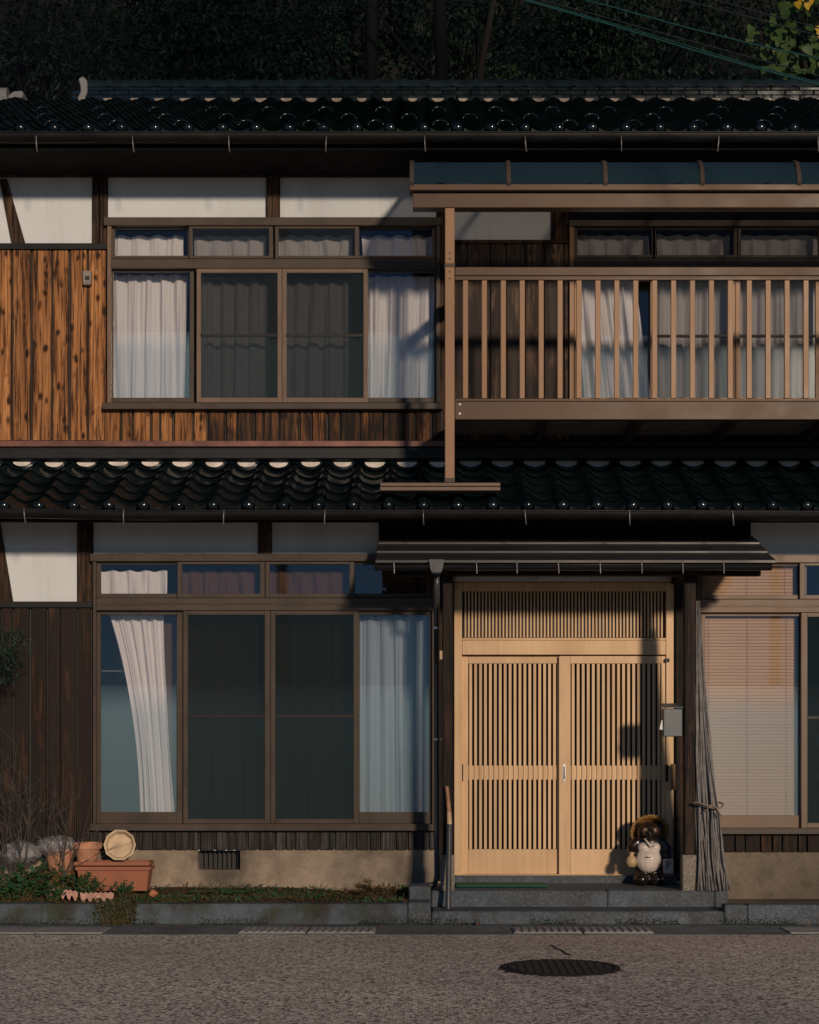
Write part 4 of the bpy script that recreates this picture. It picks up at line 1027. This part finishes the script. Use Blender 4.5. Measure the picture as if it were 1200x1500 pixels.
tk(MB().tube([(-0.05,-0.10,0.375),(-0.02,-0.118,0.335),(0.0,-0.115,0.31)], 0.008, 6)).build('hat_cord', M['glaze_wh'], TK, smooth=True)
tk(MB().tube([(-0.02,-0.118,0.335),(0.03,-0.105,0.315)], 0.008, 6)).build('hat_cord', M['glaze_wh'], TK, smooth=True)
hat = MB(); HM = Matrix.Rotation(R(62), 3, 'X') @ Matrix.Rotation(R(0), 3, 'Y')
hat.lathe([(0.0, 0.075), (0.05, 0.068), (0.10, 0.03), (0.145, -0.012), (0.152, -0.02), (0.145, -0.026), (0.10, 0.016), (0.05, 0.054), (0.0, 0.06)], (0.012, 0.055, 0.430), 32, HM.inverted())
tk(hat); ho = hat.build('hat', M['straw'], TK, smooth=True)
rim = MB()
for i in range(44):
    t = 2*math.pi*i/44; q = HM.inverted() @ Vector((0.15*math.cos(t), 0.15*math.sin(t), -0.02)); rim.ell((0.012+q.x, 0.055+q.y, 0.430+q.z), (0.0095, 0.0095, 0.0095), 7, 5)
tk(rim).build('hat_rim', M['straw'], ho, smooth=True)
fl = MB(); fl.lathe([(0.0,-0.055),(0.034,-0.05),(0.045,-0.015),(0.036,0.02),(0.016,0.038),(0.013,0.058),(0.018,0.064),(0.0,0.064)], (-0.150, -0.095, 0.205), 16); tk(fl)
fo2 = fl.build('sake_flask', M['ferrule'], TK, smooth=True)
lb = MB().box(0.098, 0.176, -0.105, -0.075, 0.10, 0.215); tk(lb); lbo = lb.build('account_book', M['glaze_wh'], TK, bevel=0.006)
for i, (a, c, l) in enumerate(((0.112,0.190,0.045),(0.118,0.170,0.05),(0.112,0.150,0.04))):
    tk(MB().tube([(a,-0.107,c),(a+l*0.5,-0.1075,c+0.006),(a+l,-0.107,c+0.012)], 0.003, 5)).build('ink_mark', M['ink'], lbo)
tk(MB().tube([(0.132,-0.107,0.200),(0.126,-0.1075,0.16),(0.120,-0.107,0.135)], 0.003, 5)).build('ink_mark', M['ink'], lbo)
tk(MB().ell((0.11, 0.10, 0.07), (0.05, 0.09, 0.05))).build('tail', M['glaze_dk'], TK, smooth=True)

# ------------------------------------------------------------------ pots and planters
gz0 = 0.16
def planter(label, x0, x1, d, z0, z1, depth, mat):
    T = thing('planter', label, 'planter', (X((x0+x1)/2,d), d, z0)); a, b_ = X(x0,d), X(x1,d); t = 0.10*(z1-z0); m1 = MB()
    zr = z1-0.028
    m1.v = [(a+t,d+t,z0),(b_-t,d+t,z0),(b_-t,d+depth-t,z0),(a+t,d+depth-t,z0),(a,d,zr),(b_,d,zr),(b_,d+depth,zr),(a,d+depth,zr)]
    m1.f = [(0,3,2,1),(0,1,5,4),(1,2,6,5),(2,3,7,6),(3,0,4,7),(4,5,6,7)]; m1.build('body', mat, T, bevel=0.004)
    m2 = MB(); q = 0.014
    m2.box(a-q, b_+q, d-q, d+q, zr, z1); m2.box(a-q, b_+q, d+depth-q, d+depth+q, zr, z1); m2.box(a-q, a+q, d+q, d+depth-q, zr, z1); m2.box(b_-q, b_+q, d+q, d+depth-q, zr, z1)
    m2.build('rim', mat, T, bevel=0.003); MB().box(a+q, b_-q, d+q, d+depth-q, zr-0.005, zr+0.006).build('soil', M['soil'], T)
    return T
planter('deep long terracotta planter standing on the bed by the foundation, lower of two', 113, 218, 12.80, 0.18, 0.372, 0.20, M['terra'])
planter('shallow terracotta tray on top of the long planter, under the pots', 111, 217, 12.80, 0.375, 0.41, 0.20, M['terra'])
pot = thing('flower_pot', 'faded terracotta flower pot standing upright on the long planter', 'flower pot', (X(128,12.88), 12.88, 0.410))
MB().lathe([(0.0,0.0),(0.075,0.0),(0.098,0.10),(0.112,0.10),(0.118,0.145),(0.108,0.145),(0.104,0.11),(0.090,0.10),(0.07,0.02),(0.0,0.02)], (X(128,12.88), 12.88, 0.410), 28).build('body', M['terra_old'], pot, smooth=True, sharp=35)
bw = thing('tipped_bowl_pot', 'pale round clay bowl pot tipped on its side facing the street', 'flower pot', (X(174,12.88), 12.88, 0.410))
BMx = Matrix.Rotation(R(78), 3, 'X') @ Matrix.Rotation(R(6), 3, 'Y')
bl = MB(); n = 10
bl.lathe([(0.0,-0.10),(0.085,-0.10),(0.118,0.0),(0.126,0.0),(0.126,0.018),(0.112,0.018),(0.098,-0.02),(0.085,-0.075),(0.0,-0.075)], (0,0,0), 10, BMx)
bl.v = [(a+X(174,12.88), b_+12.93, c+0.410+0.122) for a, b_, c in bl.v]; bl.build('body', M['terra_pale'], bw, bevel=0.002)
ins = MB().lathe([(0.0,0.0),(0.095,0.0),(0.10,0.006),(0.0,0.006)], (0,0,0), 20, BMx)
ins.v = [(a+X(174,12.88), b_+12.93+0.035, c+0.410+0.116) for a, b_, c in ins.v]; ins.build('inner_base', M['terra_pale'], bw, smooth=True, sharp=40)
pt2 = thing('flower_pot', 'terracotta pot covered by crumpled clear plastic beside the bare twigs', 'flower pot', (X(88,12.9), 12.9, 0.335))
MB().lathe([(0.0,0.0),(0.085,0.0),(0.108,0.14),(0.115,0.14),(0.115,0.17),(0.10,0.17),(0.0,0.13)], (X(88,12.9), 12.9, 0.335), 24).build('body', M['terra_old'], pt2, smooth=True, sharp=35)
def crumple(px, d, z, r, par, name, seed):
    c = MB(); c.ell((0,0,0), (1,1,1), 40, 26); rr = []
    for p_ in c.v:
        v_ = Vector(p_); s_ = 1 + 0.22*mnoise.noise(v_*2.2+Vector((seed,0,0))) + 0.22*abs(mnoise.noise(v_*5+Vector((0,seed,0)))) + 0.12*abs(mnoise.noise(v_*11+Vector((0,seed,2))))
        rr.append((X(px,d)+v_.x*r[0]*s_, d+v_.y*r[1]*s_, z+v_.z*r[2]*s_))
    c.v = rr; return c.build(name, M['plastic'], par, smooth=True)
crumple(82, 12.9, 0.525, (0.15, 0.13, 0.075), pt2, 'plastic_cover', 3)
pl2 = crumple(30, 12.86, 0.48, (0.14, 0.13, 0.085), None, 'plastic_bundle', 9); tag(pl2, 'crumpled clear plastic bundle among bare twigs at the left edge', 'plastic bundle')
wb = planter('low brown wooden box under the plastic covered pot', 50, 101, 12.74, 0.18, 0.335, 0.26, M['wood_box'])
def edging(label, px, py, d, wpx, tilt, seed):
    L = X(px+wpx,d)-X(px,d); e = MB(); poly = []
    for i in range(25):
        u = i/24; poly.append((L*u, 0.075 + 0.007*math.sin(u*math.pi*14)))
    nt2 = 5; low = []
    for i in range(nt2):
        a = L*(i+0.12)/nt2; b_ = L*(i+0.88)/nt2; m_ = (a+b_)/2
        low += [(a, 0.035), (m_-L*0.022, 0.004), (m_+L*0.022, 0.0), (b_, 0.035)]
    poly = poly + [(x_, z_) for x_, z_ in reversed(low)]
    ca, sa = math.cos(tilt), math.sin(tilt)
    poly = [(X(px,d)+x_*ca+z_*sa*0, Z(py,d)+z_+x_*sa) for x_, z_ in poly]
    e.prism(list(reversed(poly)), d, d+0.018); tag(e.build('lawn_edging', M['edging'], bevel=0.002), label, 'lawn edging', 'broken pink edging pieces')
edging('toothed pink edging piece standing upright behind the kerb', 117, 1323, 12.28, 50, 0.02, 1)
edging('tilted broken pink edging piece half hidden by weeds', 69, 1313, 12.36, 46, -0.17, 2)

# ------------------------------------------------------------------ plants
def vrand(rn): 
    while True:
        v = Vector((rn.uniform(-1,1), rn.uniform(-1,1), rn.uniform(-1,1)))
        if 0.05 < v.length < 1: return v
def clump(label, px, d, z, rad, h, n, L, mat, seed, cat='plant', group=None, stems=True, name='leafy_plant'):
    rn = random.Random(seed); T = thing(name, label, cat, (X(px,d), d, z), group); lf = MB(); lf.closed = False; st = MB()
    c = Vector((X(px,d), d, z)); ns = max(5, n//14)
    for s_ in range(ns):
        a = rn.uniform(0, 6.28); rr = rad*rn.uniform(0.2, 1); tip = c + Vector((math.cos(a)*rr, math.sin(a)*rr*0.7, h*rn.uniform(0.35, 1)))
        b0 = c + Vector((math.cos(a)*rr*0.25, math.sin(a)*rr*0.2, 0)); md = (b0+tip)/2 + Vector((0,0,h*0.12))
        st.tube([b0, md, tip], [0.004, 0.003, 0.002], 4)
        for i in range(n//ns):
            t = rn.uniform(0.15, 1); p_ = b0.lerp(md, t*2) if t < 0.5 else md.lerp(tip, t*2-1)
            dv = vrand(rn); dv.z = abs(dv.z)*0.5-0.1; lf.leaf(p_, dv, Vector((0,-0.5,1))+vrand(rn)*0.4, L*rn.uniform(.6,1.2), L*0.55*rn.uniform(.7,1.2))
    lf.build('leaves', mat, T); st.build('stems', M['weed_dry'], T)
clump('dark green leafy weed at the left end of the bed', 22, 12.34, 0.14, 0.36, 0.30, 700, 0.05, M['weed'], 1)
clump('green leafy weed between the wooden box and the pink edging', 52, 12.44, 0.15, 0.26, 0.26, 460, 0.045, M['weed'], 2)
clump('bright green weed beside the tilted pink edging', 76, 12.28, 0.15, 0.12, 0.14, 150, 0.035, M['weed'], 3)
clump('leafy weed growing in front of the long planter left end', 122, 12.62, 0.15, 0.22, 0.20, 380, 0.038, M['weed'], 4)
clump('leafy weed growing in front of the long planter right end', 182, 12.60, 0.15, 0.12, 0.14, 160, 0.036, M['weed'], 5)
clump('low green weed patch under the foundation vent', 335, 12.75, 0.15, 0.34, 0.08, 330, 0.03, M['weed'], 6)
clump('low green weed near the end of the bed by the steps', 598, 12.75, 0.15, 0.12, 0.10, 140, 0.03, M['weed'], 7)
clump('grassy dry weed tuft near the dark end of the foundation', 548, 12.70, 0.15, 0.20, 0.13, 190, 0.05, M['weed_dry'], 8)
hg = thing('hanging_weed', 'brownish weed spilling over the kerb front below the planters', 'plant', (X(172,12.05), 12.05, 0.15)); rn = random.Random(12); lf = MB(); lf.closed = False
for i in range(620):
    u, v = rn.gauss(0, 0.42), rn.random(); p_ = Vector((X(172,12.05)+u*0.19*(1-0.35*v)+0.0, 12.02-0.04*rn.random()+0.10*max(0,0.35-v), 0.20-0.185*v))
    lf.leaf(p_, Vector((rn.uniform(-1,1), -0.5, -0.9+rn.uniform(-.4,.9))), Vector((0,-1,0.4)), 0.034*rn.uniform(.6,1.3), 0.013)
lf.build('leaves', leafm('kerb_weed', (0.028, 0.040, 0.016), (0.085, 0.075, 0.032)), hg)
# ground cover, dry grass and fallen leaves
gc = MB(); gc.closed = False; rn = random.Random(21)
for i in range(5200):
    x_ = rn.uniform(-3.9, -0.2); y_ = 12.18 + 0.95*rn.random()**1.0; dn = mnoise.noise(Vector((x_*1.4, y_*2.2, 8)))
    if dn < -0.12 + 0.25*rn.random(): continue
    gc.leaf((x_, y_, bedz(x_, y_)-0.002), Vector((rn.uniform(-1,1), rn.uniform(-1,0.4), rn.uniform(0.15,1.0))), Vector((0,-0.3,1)), rn.uniform(0.02,0.045), rn.uniform(0.008,0.02))
o = gc.build('ground_cover', M['weed'], None); tag(o, 'low green ground cover along the bed behind the kerb', 'ground cover', kind='stuff')
dg = MB(); dg.closed = False
for i in range(3000):
    x_ = rn.uniform(-3.9, -0.15); y_ = rn.uniform(12.18, 13.15)
    dg.leaf((x_, y_, bedz(x_, y_)), Vector((rn.uniform(-1,1), rn.uniform(-1,0.6), rn.uniform(0.0,0.5))), Vector((0,0,1)), rn.uniform(0.03,0.10), rn.uniform(0.003,0.010))
o = dg.build('dry_grass', M['weed_dry'], None); tag(o, 'dry straw-coloured grass and stalks lying over the bed', 'dry grass', kind='stuff')
dl = MB(); dl.closed = False
for i in range(260):
    if rn.random() < 0.9: x_, y_ = rn.uniform(-3.9, -0.15), rn.uniform(12.2, 13.1); z_ = bedz(x_, y_)+0.008
    else: x_, y_ = rn.uniform(-3.9, 3.9), rn.uniform(11.75, 12.03); z_ = 0.01
    dl.leaf((x_, y_, z_), Vector((rn.uniform(-1,1), rn.uniform(-1,1), rn.uniform(-.05,.25))), Vector((rn.uniform(-.5,.5),-0.3,1)), rn.uniform(0.03,0.06), rn.uniform(0.018,0.035))
o = dl.build('fallen_leaves', M['leaf_br'], None); tag(o, 'brown fallen leaves scattered over the bed and the gutter', 'fallen leaves', kind='stuff')
ol = MB(); ol.closed = False; ol.leaf(P(218,1311,12.45), Vector((1,0.1,0.25)), Vector((-0.2,-0.8,0.6)), 0.075, 0.075)
tag(ol.build('large_fallen_leaf', simple('orange_leaf', (0.42, 0.15, 0.07), 0.7)), 'single orange fallen leaf lying on the bed right of the planters', 'leaf')
# bare shrub
SH = thing('bare_shrub', 'leafless twiggy shrub standing against the dark planks at the left edge', 'shrub', (X(25,12.7), 12.7, 0.15)); tg = MB(); rn = random.Random(33)
def branch(p0, dirv, L, r, lev):
    pts = [p0]; dv = dirv.normalized(); p_ = p0
    for i in range(5):
        dv = (dv + vrand(rn)*0.22 + Vector((0,0,0.03))).normalized(); p_ = p_ + dv*L/5; pts.append(p_)
    tg.tube(pts, [r*(1-0.16*i) for i in range(6)], 4, False)
    if lev > 0:
        for i in range(rn.randint(2, 4)):
            q = pts[rn.randint(1, 4)]; branch(q, (dv + vrand(rn)*0.9), L*rn.uniform(.35,.65), r*0.6, lev-1)
for i in range(20):
    bx_ = X(rn.choice([-25, 0, 12, 22, 30, 40, 55, 85, 95]), 12.75); branch(Vector((bx_+rn.uniform(-.05,.05), 12.6+rn.uniform(0,.3), 0.15)), Vector((rn.uniform(-.3,.35), rn.uniform(-.1,.1), 1)), rn.uniform(0.5, 1.0), 0.0055, 2)
tg.closed = False; tg.build('branches', M['twig'], SH, smooth=True)
LB = thing('leafy_branch', 'dark green leafy branch reaching in at the left edge before the planks', 'branch', (X(-60,12.6), 12.6, 0.15))
lf = MB(); lf.closed = False; st = MB()
st.tube([(X(-75,12.6),12.6,0.15),(X(-70,12.6),12.6,1.2),(X(-50,12.6),12.58,1.95),(X(-10,12.58),12.56,2.12),(X(25,12.56),12.52,2.05)], [0.02,0.017,0.013,0.008,0.004], 6)
for i in range(420):
    cx_, cy_ = rn.choice([(-22,935),(2,930),(14,962),(8,985),(22,932),(-10,965),(26,938)]); p_ = Vector(P(cx_+rn.gauss(0,9), cy_+rn.gauss(0,9), 12.56+rn.uniform(-.1,.1)))
    lf.leaf(p_, Vector((rn.uniform(-.4,1), rn.uniform(-.8,.4), rn.uniform(-.8,.3))), Vector((0,-.6,1))+vrand(rn)*.4, rn.uniform(.03,.06), rn.uniform(.012,.02))
lf.build('leaves', leafm('dark_branch_leaf', (0.008, 0.026, 0.016), (0.024, 0.060, 0.036)), LB); st.build('stem', M['bark'], LB, smooth=True)

# ------------------------------------------------------------------ trees
def tree(label, x, y, zb, h, cr, n, L, mat, seed, name='forest_tree', group='trees on the hillside', cz=0.66, tr=0.16, squash=1.0, narrow=False, clumps=26):
    rn = random.Random(seed); T = thing(name, label, 'tree', (x, y, zb), group); tk_ = MB()
    pts = [Vector((x + 0.25*math.sin(i*1.3+seed)*i/6, y, zb + h*0.92*i/6)) for i in range(7)]
    tk_.tube(pts, [tr*(1-0.13*i) for i in range(7)], 8)
    lf = MB(); lf.closed = False; c = Vector((x, y, zb+h*cz)); ch = h*(1-cz)*1.02
    for k in range(clumps):
        v = vrand(rn); v = v.normalized()*(v.length**0.45)
        cc = c + Vector((v.x*cr, v.y*cr*0.9, v.z*ch*squash))
        a = pts[min(6, max(2, int(6*((cc.z-zb)/h)*(0.8 if h < 25 else 1.0))))]
        tk_.tube([a, (a+cc)/2+Vector((0,0,-0.15)), cc], [tr*0.2, tr*0.12, tr*0.05], 5, False)
        r_ = cr*rn.uniform(0.24, 0.42)
        for i in range(n//clumps):
            q = vrand(rn); q = q.normalized()*q.length**0.6; p_ = cc + Vector((q.x*r_, q.y*r_, q.z*r_*0.7))
            dv = (q + vrand(rn)*0.8); dv.z -= 0.35
            if narrow: lf.leaf(p_, dv, vrand(rn), L*rn.uniform(.7,1.5), L*0.22)
            else: lf.leaf(p_, dv, Vector((0,-0.3,1))+vrand(rn)*0.7, L*rn.uniform(.6,1.2), L*0.5*rn.uniform(.7,1.2))
    tk_.closed = False; tk_.build('trunk', M['bark'], T, smooth=True); lf.build('crown', mat, T)
tree('feathery evergreen tree at the top left corner behind the roof', -5.4, 21.0, 0.8, 10.6, 1.7, 7500, 0.11, M['leaf2'], 1, narrow=True, cz=0.80, clumps=34)
spec = [(-3.6, 22.6, 11.4, 1.9, 'bushy tree left of the ridge end'), (-2.2, 21.4, 10.6, 1.5, 'low bushy tree just behind the left part of the ridge'), (-0.9, 23.4, 12.6, 2.0, 'dark tree behind the ridge left of the two bare trunks'),
        (0.9, 24.2, 13.4, 2.0, 'dark tree behind the middle of the ridge'), (2.4, 22.4, 11.4, 1.8, 'dark tree behind the ridge where the cables cross'), (3.9, 23.6, 12.2, 1.9, 'dark tree behind the vine at the right'), (-6.2, 25.0, 14.6, 2.4, 'tall dark tree in the far top left'),
        (-2.6, 26.5, 16.0, 2.5, 'tall dark tree high behind the left ridge'), (0.4, 28.0, 18.0, 2.6, 'tall dark tree high behind the ridge centre'), (3.4, 27.5, 17.2, 2.6, 'tall dark tree high behind the cables'), (6.4, 25.5, 15.0, 2.4, 'tall dark tree beyond the top right corner')]
for i, (x_, y_, h_, cr_, lab) in enumerate(spec):
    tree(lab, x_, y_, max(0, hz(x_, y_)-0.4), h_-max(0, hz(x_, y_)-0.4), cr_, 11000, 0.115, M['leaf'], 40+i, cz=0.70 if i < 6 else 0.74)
for i, (px_, y_, lab) in enumerate(((540, 22.2, 'slender bare tree rising behind the ridge left of centre'), (642, 21.8, 'slender bare tree rising behind the ridge at centre'))):
    T = thing('bare_tree', lab, 'tree', (X(px_,y_), y_, 1.0), 'bare trees behind the ridge'); xs_ = X(px_,y_)
    MB().tube([(xs_+0.06*math.sin(k*1.7+i), y_, 1.0+k*2.2) for k in range(9)], [0.13-0.01*k for k in range(9)], 9).build('trunk', M['bark'], T, smooth=True)
    for k in range(7):
        z_ = 9.0+k*1.1; s_ = (-1)**k; MB().tube([(xs_, y_, z_), (xs_+s_*0.5, y_-0.1, z_+0.5), (xs_+s_*1.1, y_-0.2, z_+1.3)], [0.04, 0.025, 0.008], 5).build('branch', M['bark'], T, smooth=True)
# vine with heart-shaped leaves
VN = thing('climbing_vine', 'climbing vine with large heart-shaped leaves hanging in the top right corner', 'vine', (X(1150,19.6), 19.6, 0.5)); rn = random.Random(77)
hl = MB(); hl.closed = False
outl = [(0,0),(0.28,-0.10),(0.48,0.06),(0.46,0.34),(0.26,0.70),(0.0,1.0),(-0.26,0.70),(-0.46,0.34),(-0.48,0.06),(-0.28,-0.10)]
hl.v = [(a, 0.10*abs(a)-0.12*b_*b_, -b_) for a, b_ in outl] + [(0, 0.0-0.05, -0.4)]
for i in range(10): hl.f.append((i, (i+1) % 10, 10))
ME_H = hl.mesh('vine_leaf', M['leaf_v'], True); ME_HY = hl.mesh('vine_leaf_yellow', M['leaf_y'], True)
vs = MB()
vs.tube([(X(1215,19.9), 19.9, 0.4), (X(1210,19.9), 19.9, 5), (X(1190,19.8), 19.8, 9.2), (X(1150,19.7), 19.7, 10.4), (X(1100,19.6), 19.6, 10.3)], [0.05,0.045,0.035,0.02,0.01], 7)
vs.tube([(X(1190,19.8), 19.8, 9.2), (X(1180,19.7), 19.7, 10.2), (X(1120,19.6), 19.6, 9.6)], [0.03,0.02,0.008], 6); vs.build('stem', M['bark'], VN, smooth=True)
nl = 0
while nl < 290:
    px_ = rn.uniform(1075, 1260); py_ = rn.uniform(-60, 112)
    edge = 1165 - 0.9*max(0, 60-abs(py_-60)) + 10*math.sin(py_*0.13)
    if px_ < edge - 25 or (px_ < 1130 and rn.random() < 0.5): continue
    d_ = 19.5 + rn.uniform(-0.45, 0.5); s_ = rn.uniform(0.07, 0.135)
    inst('vine_leaf', ME_H, P(px_, py_, d_), VN, (rn.uniform(-.5,.6), rn.uniform(-.5,.5), rn.uniform(-.7,.7)), (s_,)*3); nl += 1
for px_, py_ in ((1183, 4), (1176, -8), (1190, -4), (1199, 38), (1202, 45), (1168, 2)):
    s_ = rn.uniform(0.07, 0.10); inst('yellow_vine_leaf', ME_HY, P(px_, py_, 19.2), VN, (0.3, rn.uniform(-.4,.4), rn.uniform(-.6,.6)), (s_,)*3)
sp = thing('sprout', 'small bright green sprout rising just above the ridge', 'plant', (X(745,18.6), 18.6, 8.2)); sb = MB(); sb.closed = False
for i in range(60):
    p_ = Vector(P(745+rn.gauss(0,7), 104+rn.gauss(0,5), 18.6+rn.uniform(-.1,.1))); sb.leaf(p_, vrand(rn), Vector((0,-1,.3)), .06, .04)
sb.build('leaves', M['leaf_v'], sp); MB().tube([(X(745,18.6),18.6,6.5), P(745,100,18.6)], 0.01, 5).build('stem', M['bark'], sp)

# unseen cedars added behind the viewer; high crowns keep the hillside in shade
for i, (x_, y_, h_) in enumerate(((-3.6, -14.2, 31), (0.4, -13.6, 32), (4.4, -14.0, 33), (8.6, -14.3, 33), (12.4, -14.0, 32), (19.4, -13.8, 32), (24.0, -14.2, 32))):
    tree('unseen cedar added behind the viewer to shade the hillside, %s from the right' % ['seventh','sixth','fifth','fourth','third','second','first'][i], x_, y_, 0.0, h_, 2.0 if x_ == 12.4 else 3.3, 4600, 0.52, M['leaf'], 90+i, name='added_shade_cedar', group='added shade cedars', cz=0.735, tr=0.16, squash=0.88, clumps=44)

# ------------------------------------------------------------------ neighbour's ridge and cables
NB = thing('neighbour_roof', 'pale grey ridge end of a neighbouring roof at the left edge', 'roof', (X(0,18.2), 18.2, 6))
d = 18.2
MB().pbox(-260, 14, 141, 158, d, 0.25).build('ridge_course', M['pale_tile'], NB, bevel=0.02)
nb = MB().tube([P(-260,141,d+0.1), P(12,141,d+0.1)], 0.09, 12); nb.build('ridge_cap', M['pale_tile'], NB, smooth=True, sharp=40)
on = MB(); on.prism([(X(a,d), Z(b_,d)) for a, b_ in ((12,160),(12,142),(20,135),(34,134),(35,140),(31,150),(33,160))], d-0.03, d+0.25); on.build('ridge_end_tile', M['pale_tile'], NB, bevel=0.01)
MB().box(X(-260,d), X(33,d), d+0.02, d+1.5, 0, Z(160,d)).build('gable_wall', M['plaster'], NB)
def cable(label, pts, r, mat, sagn=12):
    P3 = [Vector(P(*q)) for q in pts]; out = []
    a, b_ = P3[0], P3[-1]; a2 = a + (a-P3[1])*2.2; b2 = b_ + (b_-P3[-2])*1.6
    seq = [a2]+P3+[b2]
    tag(MB().tube(seq, r*0.8, 6).build('power_cable', M[mat], None, smooth=True), label, 'cable', 'overhead cables')
cable('lowest teal overhead cable running down to the right ridge end', [(768,0,13.0),(900,38,12.2),(1000,69,11.6),(1100,98,11.0),(1200,124,10.5)], 0.0075, 'cable')
cable('thin teal overhead cable twisted just above the lowest one', [(775,0,13.1),(900,35,12.3),(1000,65,11.7),(1100,95,11.1),(1200,121,10.6)], 0.005, 'cable')
cable('upper teal overhead cable well apart from the others', [(858,0,12.6),(900,11,12.3),(1000,39,11.7),(1100,64,11.1),(1200,86,10.6)], 0.007, 'cable')
cable('dark thin overhead cable just above the lower teal pair', [(800,2,13.0),(900,29,12.3),(1000,57,11.7),(1100,84,11.1),(1200,111,10.6)], 0.005, 'cable_dk')
cable('dark overhead cable second from the top right corner', [(1000,0,12.2),(1100,26,11.5),(1200,52,10.9)], 0.006, 'cable_dk')
cable('dark overhead cable nearest the top right corner', [(1048,0,12.0),(1120,20,11.4),(1200,41,10.9)], 0.006, 'cable_dk')
